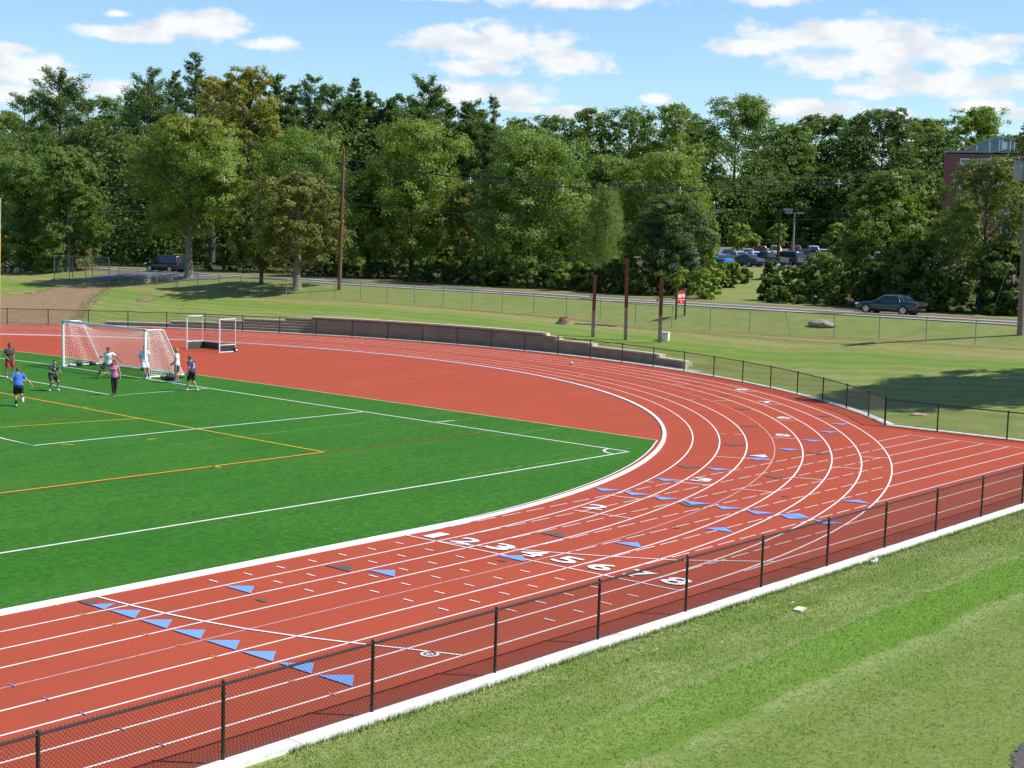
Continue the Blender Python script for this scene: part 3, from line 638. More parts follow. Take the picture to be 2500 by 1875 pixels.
# road, apron, soil path, car park
ys = [(-60 + i*4) for i in range(75)]
drape('road', [(65.0, -60), (72.4, -60), (72.4, 230), (65.0, 230)], 0.74, 0.03, M['road'], 'grey two lane road along the edge of the wood')
ribbon('road_marking', [(65.35, y) for y in range(-40, 96)], 0.34, 0.08, M['white'], label='white edge line of the road')
ribbon('road_marking', [(68.50, y) for y in range(-40, 120)], 0.28, 0.08, M['roadyellow'], label='yellow centre line of the road')
ribbon('road_marking', [(68.90, y) for y in range(-40, 120)], 0.28, 0.08, M['roadyellow'], label='second yellow centre line of the road')
ribbon('road_verge', [(72.8, y) for y in range(-40, 170)], 0.8, 0.06, M['dirt'], label='sandy verge beyond the road')
P = [hit(*p) for p in [(195, 688), (300, 684), (420, 686), (520, 684)]]
drape('driveway', [(P[0].x, P[0].y+3), (P[1].x, P[1].y), (P[2].x, P[2].y), (P[3].x+0.6, P[3].y), (65.3, P[3].y), (65.3, P[0].y+5)], 0.5, 0.045, M['road'], 'grey paved driveway opening at the left', 0.1)
P = [hit(*p) for p in [(-60, 790), (0, 789), (120, 793), (175, 793), (196, 770), (210, 745), (235, 722), (262, 706), (285, 692), (205, 690), (168, 694), (130, 703), (80, 716), (40, 722), (0, 722), (-60, 728)]]
drape('soil_path', [(p.x, p.y) for p in P], 0.22, 0.03, M['dirt'], 'brown bare soil path crossing the far lawn', 0.7)
P = [hit(*p) for p in [(330, 728), (372, 724), (385, 732), (350, 738)]]
drape('soil_patch', [(p.x, p.y) for p in P], 0.35, 0.02, M['dirt'], 'small worn soil patch in the far lawn', 0.4)
LOT = [(116, 18), (232, 58), (232, 152), (116, 73)]
drape('car_park', LOT, 2.0, 0.03, M['road'], 'grey car park on the rise beyond the bushes')
drape('asphalt_corner', [(-5.7, -18.75), (-4.9, -18.45), (-4.2, -18.33), (-3.4, -18.5), (-2.0, -19.2), (-2.0, -21.5), (-7.5, -21.5), (-6.4, -19.2)], 0.03, 0.02, plain('dark_asphalt', (0.06, 0.055, 0.055), (0.10, 0.085, 0.08), 12, 0.9, bmp=0.3), 'dark asphalt edge at the lower right', 0.05)

# ---------------------------------------------------------------- retaining wall
def uv_cyl(me, w_of):
    uv = me.uv_layers.new(name='UVMap')
    for p in me.polygons:
        for li in p.loop_indices:
            uv.data[li].uv = w_of(me.vertices[me.loops[li].vertex_index].co)
def build_wall():
    root = empty('retaining_wall', (FC[0]+49.2, FC[1], 0), 0, 'brown block retaining wall with stepped pale caps behind the far fence', 'wall')
    segs = [(-17.6, -14.6, .40), (-14.6, -7.2, .60), (-7.2, -3.5, .79), (-3.5, -2.25, .99), (-2.25, 21.3, 1.19), (21.3, 24.1, .97), (24.1, 28, .79), (28, 30.3, .60), (30.3, 34.7, .41), (34.7, 40.6, .22)]
    ox, oy = root.location.x, root.location.y
    def arcblock(mb, t0, t1, r0, r1, z0, z1, st=0.75):
        n = max(1, int(math.ceil((t1-t0)/st))); rings = []
        for i in range(n+1):
            t = t0+(t1-t0)*i/n; a = arcp(t, r0); b = arcp(t, r1)
            rings.append([(a[0]-ox, a[1]-oy, z0), (b[0]-ox, b[1]-oy, z0), (b[0]-ox, b[1]-oy, z1), (a[0]-ox, a[1]-oy, z1)])
        mb.rings(rings)
    for (t0, t1, h) in segs:
        mb = MB(); levels = 1
        if t0 < 21.3:
            arcblock(mb, t0+0.002, t1-0.002, 49.2, 49.55, -0.2, h)
        else:
            n = int(round(h/0.2)); 
            for i in range(n): arcblock(mb, t0+0.002, t1-0.002, 49.2+0.13*i, 49.9+0.13*i, -0.2 if i == 0 else 0.2*i-0.01, min(h, 0.2*(i+1)))
        me = mb.mesh('wall_section'); uv_cyl(me, lambda c: (math.atan2(c.y+oy-FC[1], c.x+ox-FC[0])*49.2, c.z))
        link('wall_section', me, M['wall'], root)
        mb = MB(); n = int(round(h/0.2)); off = 0.13*(n-1) if t0 >= 21.3 else 0
        arcblock(mb, t0-0.03, t1+0.03, 49.14+off, 49.62+off, h+0.003, h+0.085)
        if t1 < -2: mb2 = None; arcblock(mb, t1-0.35, t1+0.0, 49.12, 49.64, h+0.08, h+0.27, 0.4)   # bright end face of the next step
        if t0 == -17.6: arcblock(mb, t0-0.35, t0+0.0, 49.12, 49.64, -0.1, h+0.06, 0.4)
        mb.build('wall_cap', M['cap'], root)
        if t0 >= 21.3:
            mb = MB()
            for i in range(n-1): arcblock(mb, t0, t1, 49.17+0.13*i, 49.2+0.13*(i+1)-0.002, 0.2*(i+1)+0.002, 0.2*(i+1)+0.03)
            if n > 1: mb.build('wall_ledge', M['cap'], root)
    # gravel strip at the foot
    return root
build_wall()
mb = MB(); poly(mb, [arcp(t, 48.75) for t in np.arange(-20, 44, 1.0)], 0.9, 0.012); tag(mb.build('gravel', plain('pale_gravel', (0.48, 0.46, 0.41), (0.30, 0.28, 0.25), 30, 0.95, bmp=0.5)), 'pale gravel strip at the foot of the block wall', kind='structure')

# ---------------------------------------------------------------- fences
def wire_fabric(mb, A, B, h, d=0.072, w=0.0045, z0=0.05, zb=None):
    """diamond mesh between two ground points as thin three-sided wires"""
    A = Vector(A); B = Vector(B); L = (B-A).length; u = (B-A)/L; n = Vector((-u.y, u.x, 0)).normalized()
    def seg(p, q, s):
        o = n*w*0.6*s; up = Vector((0, 0, w*0.7))
        vs = [p+o+up, p+o-up, p-o*0.5+Vector((0, 0, 0)), q+o+up, q+o-up, q-o*0.5]
        mb.add(vs, [(0, 1, 4, 3), (1, 2, 5, 4), (2, 0, 3, 5)])
    H = h-z0; k = -H
    x = -H
    while x < L:
        a0, a1 = max(x, 0), min(x+H, L)
        if a1 > a0:
            seg(A+u*a0+Vector((0, 0, z0+(a0-x))), A+u*a1+Vector((0, 0, z0+(a1-x))), 1)
            seg(A+u*a0+Vector((0, 0, z0+H-(a0-x))), A+u*a1+Vector((0, 0, z0+H-(a1-x))), -1)
        x += d
def build_fence(name, label, pts, h, mat_p, mat_w, d, w, pr, rr, terminals=(), barbs=False, bottom=True, lean=None, z0=0.05, kind=None):
    root = empty(name, tuple(pts[0]), 0, label, 'fence'); o0 = Vector(pts[0])
    Q = [Vector(p)-o0 for p in pts]
    mb = MB(); mb.tube([(0, 0, 0), (0, 0, h+0.04)], pr, 10); mb.ball((0, 0, h+0.045), (pr*1.15, pr*1.15, pr*0.9), 10, 5); mb.tube([(0, 0, h-0.16), (0, 0, h-0.13)], pr*1.25, 10); mb.tube([(0, 0, 0.12), (0, 0, 0.15)], pr*1.25, 10)
    me = mb.mesh('post'); smooth(me, 40)
    for i, q in enumerate(Q):
        o = link('post', me, mat_p, root); o.location = q
        if i in terminals: o.scale = (1.35, 1.35, 1.06)
        if lean and i in lean: o.rotation_euler = lean[i]
    mb = MB(); mb.tube([q+Vector((0, 0, h)) for q in Q], rr, 8); mb.build('top_rail', mat_p, root, 40)
    if bottom:
        mb = MB(); mb.tube([q+Vector((0, 0, 0.045)) for q in Q], 0.008, 5); mb.tube([q+Vector((0, 0, 0.10)) for q in Q], 0.006, 5); mb.build('tension_wire', mat_p, root)
    mb = MB()
    for a, b in zip(Q, Q[1:]): wire_fabric(mb, a, b, h, d, w, z0)
    if barbs:   # twisted wire ends standing above the rail
        for a, b in zip(Q, Q[1:]):
            L = (b-a).length; u = (b-a)/L; k = 0.036
            while k < L:
                p = a+u*k+Vector((0, 0, h)); mb.add([p+Vector((0, 0, 0.0))-u*0.004, p+u*0.004, p+u*0.012+Vector((0, 0, rr+0.032)), p+u*0.002+Vector((0, 0.003, rr+0.034))], [(0, 1, 2, 3)])
                k += d
    mb.build('chain_link', mat_w, root)
    return root
near = [(-13.99-3.14*3+3.13*i, -9.84, 0.06) for i in range(0, 18)]
near[-1] = (31.9, -9.84, 0.06)
build_fence('chain_link_fence', 'black chain-link fence along the near edge of the track on a pale kerb', near, 1.19, M['black'], M['black'], 0.0735, 0.0060, 0.030, 0.024, (), True)
side = [(32.05, 2.15, 0.0), (32.05, -0.30, 0.0), (32.05, -3.38, 0.0), (32.05, -6.5, 0), (32.05, -9.3, 0)]
arc = [(*arcp(A0+3.6*i, RF), 0.0) for i in range(1, 36)]
build_fence('chain_link_fence', 'black chain-link fence curving round the far bend in front of the block wall', [side[0]]+arc, 1.17, M['black'], M['black'], 0.0735, 0.0042, 0.032, 0.024, (0,))
build_fence('chain_link_fence', 'short straight black chain-link fence closing the sprint lanes at the right', side, 1.17, M['black'], M['black'], 0.0735, 0.0050, 0.032, 0.024, (0,), True)
def gfence():
    pts = []; y = 2.9
    while y < 101: pts.append((58, y)); y += 3.165
    P3 = [gp(x, yy) for x, yy in pts]
    ln = {4: (0, 0, 0)}
    return build_fence('galvanized_fence', 'weathered grey galvanized chain-link fence across the far lawn', P3, 1.5, M['galv'], M['galvwire'], 0.09, 0.0042, 0.030, 0.022, bottom=False, lean={6: (R(-17), 0, 0), 16: (R(4), 0, 0)})
gfence()
def gate():
    a = hit(195, 689); b = hit(279, 690)
    p0 = gp(58, 99.5); p1 = gp(56.5, 107.0)
    root = empty('metal_gate', tuple(p0), 0, 'tall galvanized chain-link gate panels at the end of the soil path', 'gate'); d = p1-p0
    mb = MB()
    for k in (0.0, 0.30, 0.42, 0.66, 0.72, 1.0):
        q = d*k; q.z = gz(p0.x+q.x, p0.y+q.y)-p0.z; mb = MB(); mb.tube([q, q+Vector((0, 0, 2.55))], 0.04, 8); mb.build('gate_post', M['galv'], root)
    mb = MB()
    for z in (0.15, 1.3, 2.5): mb.tube([Vector((0, 0, z)), d+Vector((0, 0, z-d.z))], 0.028, 6)
    mb.build('gate_rail', M['galv'], root)
    mb = MB(); wire_fabric(mb, Vector((0, 0, 0)), Vector((d.x, d.y, 0)), 2.5, 0.09, 0.004); mb.build('chain_link', M['galvwire'], root)
gate()

# ---------------------------------------------------------------- trees
def unit(v): return v/np.maximum(np.linalg.norm(v, axis=1, keepdims=True), 1e-9)
def quads(name, c, nrm, size, aspect, rng, mat, parent, axis=None, color=None):
    n = len(c); rv = rng.normal(size=(n, 3)) if axis is None else axis + rng.normal(size=(n, 3))*0.25
    rv = rv; a = unit(rv - nrm*np.sum(rv*nrm, 1, keepdims=True)); b = np.cross(nrm, a)
    a = a*size[:, None]; b = b*(size*aspect)[:, None]
    V = np.empty((n, 4, 3), np.float32); V[:, 0] = c-a; V[:, 1] = c+b; V[:, 2] = c+a; V[:, 3] = c-b
    me = bpy.data.meshes.new(name); me.vertices.add(4*n); me.vertices.foreach_set('co', V.reshape(-1))
    me.loops.add(4*n); me.loops.foreach_set('vertex_index', np.arange(4*n, dtype=np.int32))
    me.polygons.add(n); me.polygons.foreach_set('loop_start', np.arange(0, 4*n, 4, dtype=np.int32)); me.polygons.foreach_set('loop_total', np.full(n, 4, np.int32))
    me.update(); o = link(name, me, mat, parent)
    if color: o.color = (*color, 1)
    return o
def crown_decid(rng, Rr, H, cb, n, ls, nl=30, flat=1.0, top=0.80):
    Hc = H*(1-cb); q = min(Rr, Hc/2); L = []
    for i in range(nl):
        t = (i+rng.random())/nl; w = math.sin(math.pi*(0.13+top*t))**0.6
        an = i*2.4+rng.normal()*0.5; r = Rr*w*(0.22+0.58*math.sqrt(rng.random())); s = q*(0.22+0.17*rng.random())*(0.7+0.4*w)
        z = H*cb+Hc*t; z = min(z, H-s*0.9); z = max(z, H*cb+s*0.3)
        L.append((r*math.cos(an), r*math.sin(an), z, s))
    L.append((Rr*0.06, 0, H-q*0.32, q*0.34)); L = np.array(L)
    k = 22; m = len(L); w = L[:, 3]**2; cnt = np.maximum(1, (n*w/w.sum()/k)).astype(int)
    C = []; Nn = []
    for (x, y, z, s), c in zip(L, cnt):
        d = unit(rng.normal(size=(k, 3))+np.array([0, 0, 0.25])); sub = np.array([x, y, z]) + d*np.array([1, 1, 0.8*flat])*(s*(0.70+0.55*rng.random((k, 1))))
        p = np.repeat(sub, c, 0)+rng.normal(size=(k*c, 3))*np.array([0.15, 0.15, 0.10])*s; C.append(p)
        dd = np.repeat(d, c, 0); Nn.append(unit(unit(p-np.array([x, y, z-s*0.3]))*0.6+dd*0.6+rng.normal(size=p.shape)*0.42+np.array([0, 0, 0.3])))
    C = np.concatenate(C); Nn = np.concatenate(Nn)
    sz = ls*(0.55+0.8*rng.random(len(C))); return C, Nn, sz, L
def crown_pine(rng, Rr, H, cb, n, ls, droop=0.0, power=0.75, gap=0.75, spars=1.0, wf=1.0):
    C = []; Nn = []; Ax = []; z = H*cb; br = []
    while z < H-0.3:
        t = (z-H*cb)/(H*(1-cb)); L0 = Rr*((1-t)**power)*(0.8+0.35*rng.random())+0.35
        if rng.random() > 0.15*spars: 
            for k in range(5 if t < .8 else 4):
                an = rng.random()*6.283; L = L0*(0.55+0.6*rng.random()); rise = 0.18+0.5*t-droop+rng.normal()*0.07
                br.append((z, an, L, rise))
        z += gap*(0.75+0.5*rng.random())
    tot = sum(b[2] for b in br); 
    for (z, an, L, rise) in br:
        c = max(6, int(n*L/tot)); s = 0.22+0.78*rng.random(c)**0.8; d = np.array([math.cos(an), math.sin(an), 0])
        up = np.array([0, 0, 1.0]); p = d*(s*L)[:, None]+up*(z+rise*L*s+0.10*L*s*s)[:, None]
        wd = (0.21*L+0.16)*wf; p += rng.normal(size=p.shape)*np.array([wd*0.55, wd*0.55, (0.13+0.03*L)*wf])
        C.append(p); ax = unit(d+up*0.75+rng.normal(size=p.shape)*0.35); Ax.append(ax); Nn.append(unit(rng.normal(size=p.shape)*0.8+up))
    C = np.concatenate(C); Nn = np.concatenate(Nn); Ax = np.concatenate(Ax); return C, Nn, ls*(0.6+0.7*rng.random(len(C))), Ax, br
def trunk_mesh(mb, rng, H, r0, limbs, cb, lean=0.0, top=0.85):
    pts = []; rad = []
    for i in range(9):
        t = i/8; pts.append((lean*t*t*H*0.1+rng.normal()*0.02*r0*3*(i > 0), rng.normal()*0.05*(i > 0), H*top*t)); rad.append(r0*(1-0.86*t)*(1.35 if i == 0 else 1))
    pts.insert(1, (pts[0][0], pts[0][1], 0.35)); rad.insert(1, r0*1.02)
    mb.tube(pts, rad, 9)
    for (x, y, z, s) in limbs:
        zz = max(H*cb*0.85, z-math.hypot(x, y)*0.9-0.5); a = Vector((0, 0, min(zz, H*0.8))); b = Vector((x, y, z)); m = a.lerp(b, 0.5)+Vector((rng.normal()*0.2, rng.normal()*0.2, -0.15*s))
        mb.tube([a, m, b], [r0*0.34, r0*0.2, r0*0.06], 5, False)
TN = 0
def tree(kind, name, label, cat, px, pw, pyt, X=None, D=None, n=15000, cb=0.2, col=(0.06, 0.11, 0.02), ls=0.16, group=None, bark='darkbark', r0=None, basepx=None, autumn=False, seed=None, nl=34, flat=1.0, depthf=1.0, asp=0.62, top=0.80, lean=0.0):
    global TN
    TN += 1; n = int(n*(1.75 if kind not in ('pine', 'spruce') else 2.1)); ls = ls*(0.77 if kind not in ('pine', 'spruce') else 1.05)
    rng = np.random.default_rng(seed if seed is not None else 100+TN)
    if X is not None: P = on_x(px, pyt, X)
    if basepx is not None:
        B = hit(*basepx); P = on_x(px, pyt, B.x); base = Vector((B.x, P[1], gz(B.x, P[1]))); 
    else: base = Vector((P[0], P[1], gz(P[0], P[1])))
    dep = float(np.dot(np.array(P)-CAMP, _fw)); Hh = P[2]-base.z; Rr = pw*dep/FPX/2
    root = empty(name, tuple(base), 0, label, cat, group)
    r0 = r0 or max(0.08, 0.016*Hh+0.02)
    if kind in ('decid', 'bush'):
        C, Nn, sz, L = crown_decid(rng, Rr*1.02, Hh, cb, n, ls, nl, flat, top); C[:, 2] = np.minimum(C[:, 2], Hh+0.3*rng.random(len(C)))
        C[:, 2] = np.maximum(C[:, 2], 0.05)
        quads('crown', C, Nn, sz, asp, rng, M['autumn'] if autumn else M['leaf'], root, None, col)
        mb = MB(); trunk_mesh(mb, rng, Hh, r0, L[::2] if kind == 'decid' else L[::4], cb, lean); mb.build('trunk', M[bark], root, 50)
    elif kind in ('pine', 'spruce'):
        sp = kind == 'spruce'
        C, Nn, sz, Ax, br = crown_pine(rng, Rr*1.15, Hh, cb, n, ls, 0.27 if sp else 0.0, 0.80 if sp else 0.45, 0.55 if sp else 0.85, 0.2 if sp else 0.6, 0.8 if sp else 0.9)
        quads('crown', C, Nn, sz, 0.30, rng, M['leaf'], root, Ax, col)
        mb = MB(); mb.tube([(0, 0, 0), (0.02, 0, Hh*0.5), (0, 0.02, Hh*0.98)], [r0, r0*0.6, 0.03], 8)
        for (z, an, L, rise) in br[::2]: mb.tube([(0, 0, z), (math.cos(an)*L*0.9, math.sin(an)*L*0.9, z+rise*L*0.9)], [0.05, 0.015], 4, False)
        mb.build('trunk', M[bark], root, 50)
    elif kind == 'willow':
        m = 520; an = rng.random(m)*6.283; t = rng.random(m); t = t**1.15; rr = Rr*1.1*np.sqrt(rng.random(m))*(1-0.82*t**1.9)*(0.86+0.2*np.sin(an*3+1)+0.1*np.sin(an*5)); zt = Hh*(0.06+0.94*t)
        k = n//m; s = rng.random((m, k)); ln = 1.0+2.2*rng.random(m)
        x = (rr*np.cos(an))[:, None]+rng.normal(size=(m, k))*0.16; y = (rr*np.sin(an))[:, None]+rng.normal(size=(m, k))*0.16; z = np.maximum(0.2, zt[:, None]-s*ln[:, None])
        C = np.stack([x, y, z], -1).reshape(-1, 3); Nn = unit(unit(C-np.array([0, 0, Hh*0.5]))*0.8+rng.normal(size=C.shape)*0.6)
        quads('crown', C, Nn, ls*(0.6+0.7*rng.random(len(C))), 0.26, rng, M['leaf'], root, np.tile(np.array([0, 0, 1.0]), (len(C), 1)), col)
        mb = MB(); trunk_mesh(mb, rng, Hh, r0, [(Rr*0.4*math.cos(a), Rr*0.4*math.sin(a), Hh*0.6, 1) for a in (0, 1.3, 2.6, 3.9, 5.2)], cb); mb.build('trunk', M[bark], root, 50)
    return root
# colours (albedo); DG also paints in deep shade among the trees
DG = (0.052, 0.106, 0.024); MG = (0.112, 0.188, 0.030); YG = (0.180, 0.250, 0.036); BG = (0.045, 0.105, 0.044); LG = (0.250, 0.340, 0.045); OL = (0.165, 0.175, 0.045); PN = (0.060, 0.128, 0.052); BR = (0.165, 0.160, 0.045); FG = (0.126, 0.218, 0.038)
T = tree
# in front of the road, left
T('decid', 'broadleaf_tree', 'dense green tree at the far left, beside the silver car', 'tree', 45, 250, 385, X=62, n=30000, cb=0.0, col=(0.085, 0.165, 0.036), nl=44, r0=0.35, bark='bark')
T('decid', 'broadleaf_tree', 'dense green tree over the red shed at the left', 'tree', 165, 185, 358, X=63, n=26000, cb=0.0, col=(0.090, 0.175, 0.036), nl=40, r0=0.3, bark='bark')
T('bush', 'low_branches', 'leafy low growth hiding the left half of the red shed', 'bush', 135, 75, 602, X=63.5, n=4200, cb=0.0, col=FG, nl=14, ls=0.13)
T('decid', 'maple_tree', 'tall maple with bare grey lower trunk and yellowing orange crown top', 'tree', 462, 290, 285, basepx=(497, 681), n=30000, cb=0.30, col=YG, nl=34, r0=0.42, bark='bark', autumn=True, lean=0.3)
T('decid', 'thorn_tree', 'olive brown tree with dark trunk, left of the pair beside the wooden pole', 'tree', 640, 160, 455, basepx=(652, 694), n=13000, cb=0.22, col=OL, nl=22, r0=0.2)
T('decid', 'thorn_tree', 'broad russet green tree with pale grey trunk, next to the wooden pole', 'tree', 728, 265, 425, basepx=(728, 708), n=20000, cb=0.24, col=BR, nl=26, r0=0.42, bark='bark', lean=-0.3)
# far side of the road, front row
FR = 'trees along the far side of the road'
T('decid', 'maple_tree', 'tall maple with orange and gold upper crown against the sky', 'tree', 610, 180, 166, X=88, n=20000, cb=0.35, col=(0.19, 0.20, 0.030), autumn=True, nl=26, seed=11)
T('decid', 'broadleaf_tree', 'half bare golden tree top beside the tallest spruce', 'tree', 520, 130, 185, X=90, n=9000, cb=0.4, col=(0.16, 0.105, 0.03), nl=18, autumn=True, group=FR)
T('decid', 'broadleaf_tree', 'green tree behind the olive thorn trees and wooden pole', 'tree', 745, 270, 315, X=84, n=19000, cb=0.12, col=FG, group=FR)
T('decid', 'maple_tree', 'large yellow-green maple right of the wooden pole', 'tree', 1010, 300, 292, X=82, n=25000, cb=0.16, col=YG, nl=32, group=FR)
T('decid', 'broadleaf_tree', 'lower dark tree filling between the pole and the yellow-green maple', 'tree', 900, 180, 420, X=80, n=14000, cb=0.22, col=MG, group=FR)
T('decid', 'ash_tree', 'large rounded bright green ash tree in the middle of the wood edge', 'tree', 1295, 330, 315, X=82, n=30000, cb=0.08, col=FG, nl=36, group=FR)
T('decid', 'broadleaf_tree', 'small tree with brown tips between the two large green trees', 'tree', 1145, 130, 440, X=84, n=9000, cb=0.2, col=OL, group=FR)
T('willow', 'willow_tree', 'pale yellow-green weeping tree with fine foliage', 'tree', 1482, 185, 448, X=82, n=26000, cb=0.1, col=(0.19, 0.26, 0.070), ls=0.12)
T('bush', 'bush', 'bright lime bush at the foot of the weeping tree', 'bush', 1535, 62, 575, X=79, n=3500, cb=0.02, col=LG)
T('decid', 'pear_tree', 'dark blue-green dense conical tree behind the red sign', 'tree', 1650, 195, 478, X=80, n=34000, cb=0.02, col=(0.042, 0.100, 0.048), nl=34, ls=0.12, top=0.76)
T('decid', 'young_tree', 'bright green small tree just right of the dark conical tree', 'tree', 1732, 60, 540, X=92, n=3500, cb=0.1, col=LG)
T('decid', 'broadleaf_tree', 'yellow-green tree standing behind the dark conical tree', 'tree', 1610, 250, 372, X=104, n=17000, cb=0.2, col=YG, group=FR)
T('decid', 'broadleaf_tree', 'dark green mass of a tree left of the brick building', 'tree', 2170, 210, 420, X=84, n=19000, cb=0.04, col=MG, group=FR, nl=30)
T('decid', 'oak_tree', 'olive oak with browning leaves in front of the brick building', 'tree', 2418, 245, 384, X=80, n=9500, cb=0.24, col=(0.125, 0.150, 0.040), group=FR, nl=30)
T('decid', 'broadleaf_tree', 'dark lower tree behind the green parked sedan on the road', 'tree', 2215, 210, 585, X=78.5, n=15000, cb=0.0, col=DG, nl=26)
T('decid', 'broadleaf_tree', 'dark lower tree at the right edge behind the grey pole', 'tree', 2475, 190, 590, X=79, n=12000, cb=0.0, col=DG, nl=24)
T('decid', 'broadleaf_tree', 'drab tree at the top right edge above the building roof', 'tree', 2535, 120, 300, X=112, n=8000, cb=0.3, col=OL)
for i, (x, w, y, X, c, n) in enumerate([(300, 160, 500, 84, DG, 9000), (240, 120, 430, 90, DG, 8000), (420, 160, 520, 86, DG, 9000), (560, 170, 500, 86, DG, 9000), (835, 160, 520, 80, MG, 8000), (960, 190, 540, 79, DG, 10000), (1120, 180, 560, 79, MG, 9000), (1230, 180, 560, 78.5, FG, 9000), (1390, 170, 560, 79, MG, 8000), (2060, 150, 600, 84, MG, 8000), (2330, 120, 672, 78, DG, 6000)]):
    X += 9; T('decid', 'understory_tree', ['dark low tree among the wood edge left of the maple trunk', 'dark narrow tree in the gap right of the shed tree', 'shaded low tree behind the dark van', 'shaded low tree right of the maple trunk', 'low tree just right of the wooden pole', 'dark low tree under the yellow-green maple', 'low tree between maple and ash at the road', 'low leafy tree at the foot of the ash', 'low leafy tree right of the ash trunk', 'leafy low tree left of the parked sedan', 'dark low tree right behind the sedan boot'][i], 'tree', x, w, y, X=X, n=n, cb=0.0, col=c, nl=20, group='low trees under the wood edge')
# bushes
BU = [(1180, 90, 632, 77.5, MG), (1290, 120, 628, 77, FG), (1390, 120, 640, 77, YG), (1480, 110, 648, 76.5, DG), (1570, 100, 652, 76.5, DG), (1710, 175, 655, 76.5, LG), (1775, 80, 640, 92, YG), (1820, 40, 654, 96, MG), (1885, 56, 636, 100, DG), (1950, 120, 650, 85, MG), (1905, 90, 700, 77, MG), (2010, 120, 618, 86, FG), (1985, 150, 685, 77.5, MG), (2090, 160, 655, 77.5, DG), (2062, 90, 575, 92, YG), (2390, 180, 700, 77, DG), (430, 90, 620, 78, FG), (600, 140, 648, 78, DG), (870, 140, 650, 77.5, DG), (1010, 140, 652, 77, DG), (760, 110, 652, 78, DG), (2290, 120, 655, 77, DG), (2480, 70, 700, 77, DG)]
BL = ['green bush at the road below the ash, leftmost of the row', 'leafy bush left of the first rusty post', 'yellow-green bush behind the first rusty post', 'dark bush behind the tallest rusty post', 'dark bush right of the tallest rusty post', 'broad bright yellow-green bush right of the red sign', 'loose bush at the near edge of the car park', 'small bush below the white parked car', 'dark shrub at the foot of the tallest lamp post', 'bush mass right of the tallest lamp post', 'low bush on the slope at the roadside', 'leafy bush in front of the red parked cars', 'low green bush left of the moving sedan', 'dark bush right behind the sedan bonnet', 'bright bush below the right lamp post', 'dark bush left of the grey pole', 'sunlit bush right of the dark van', 'dark bush beyond the maple trunk', 'dark bush right of the wooden pole', 'dark bush below the yellow-green maple', 'dark bush left of the wooden pole', 'dark bush behind the sedan tail', 'dark bush at the right edge by the grey pole']
EX = [(250, 90, 640, 80, 'in the gap right of the red shed'), (330, 110, 638, 80, 'left behind the dark van'), (480, 90, 640, 80, 'behind the bare maple trunk'), (545, 110, 642, 79.5, 'left behind the thorn trees'), (675, 120, 645, 79.5, 'between the two thorn tree trunks'), (815, 110, 645, 79, 'just behind the wooden pole'), (925, 120, 640, 79, 'left below the yellow-green maple'), (1070, 110, 645, 79, 'right below the yellow-green maple'), (1125, 110, 650, 78.5, 'between maple and ash at the road'), (1240, 110, 640, 79, 'under the middle of the ash'), (1345, 110, 645, 78.5, 'right below the ash'), (1440, 110, 640, 78.5, 'left below the weeping tree'), (1520, 110, 635, 79, 'right below the weeping tree'), (1885, 90, 672, 79, 'at the road left of the leafy bush mass'), (2150, 120, 640, 80, 'above the bonnet of the moving sedan'), (2345, 150, 505, 90, 'tall thicket covering the lower part of the brick building')]
for (x, w, y, X, l) in EX:
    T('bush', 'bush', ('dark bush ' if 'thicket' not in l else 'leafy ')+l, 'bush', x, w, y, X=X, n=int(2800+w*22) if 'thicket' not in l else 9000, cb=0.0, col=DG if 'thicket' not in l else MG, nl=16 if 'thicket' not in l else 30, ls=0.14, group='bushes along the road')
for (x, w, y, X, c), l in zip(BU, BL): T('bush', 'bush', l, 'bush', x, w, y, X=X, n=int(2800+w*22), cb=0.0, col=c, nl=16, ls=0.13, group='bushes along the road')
# conifers and back rows
CF = 'conifers behind the wood edge'
T('pine', 'pine_tree', 'broad white pine against the sky at the left', 'tree', 145, 205, 176, X=100, n=21000, cb=0.25, col=PN, ls=0.22, group=CF)
T('decid', 'broadleaf_tree', 'pale green tree at the far left edge of the skyline', 'tree', 10, 120, 275, X=100, n=12000, cb=0.2, col=YG)
T('decid', 'broadleaf_tree', 'thin-topped tree right of the broad white pine', 'tree', 268, 130, 232, X=104, n=12000, cb=0.2, col=FG)
T('pine', 'pine_tree', 'dark pine with leaning top left of the tallest spruce', 'tree', 365, 190, 175, X=104, n=19000, cb=0.15, col=PN, ls=0.22, group=CF)
T('spruce', 'spruce_tree', 'tallest dark spruce on the skyline', 'tree', 478, 210, 128, X=102, n=20000, cb=0.15, col=PN, ls=0.2, group=CF)
T('pine', 'pine_tree', 'dark pine top right of the orange maple', 'tree', 675, 110, 192, X=112, n=12000, cb=0.2, col=PN, ls=0.22, group=CF)
T('pine', 'pine_tree', 'dark pine above the wooden pole', 'tree', 770, 150, 184, X=108, n=17000, cb=0.1, col=PN, ls=0.22, group=CF)
T('spruce', 'spruce_tree', 'spiky spruce top right of the wooden pole', 'tree', 868, 130, 190, X=110, n=15000, cb=0.1, col=DG, ls=0.2, group=CF)
T('pine', 'pine_tree', 'pine between the spiky spruce and the flat-topped pine', 'tree', 945, 120, 228, X=112, n=13000, cb=0.1, col=PN, ls=0.22, group=CF)
T('pine', 'pine_tree', 'flat-topped pine with wide side branches on the skyline', 'tree', 1048, 165, 200, X=108, n=16000, cb=0.2, col=(0.045, 0.105, 0.040), ls=0.22, group=CF)
T('pine', 'pine_tree', 'small dark pine right of the flat-topped pine', 'tree', 1148, 100, 246, X=112, n=10000, cb=0.1, col=PN, ls=0.22, group=CF)
T('spruce', 'spruce_tree', 'thin sparse spruce tip on the skyline', 'tree', 1207, 95, 236, X=112, n=6500, cb=0.2, col=PN, ls=0.2, group=CF)
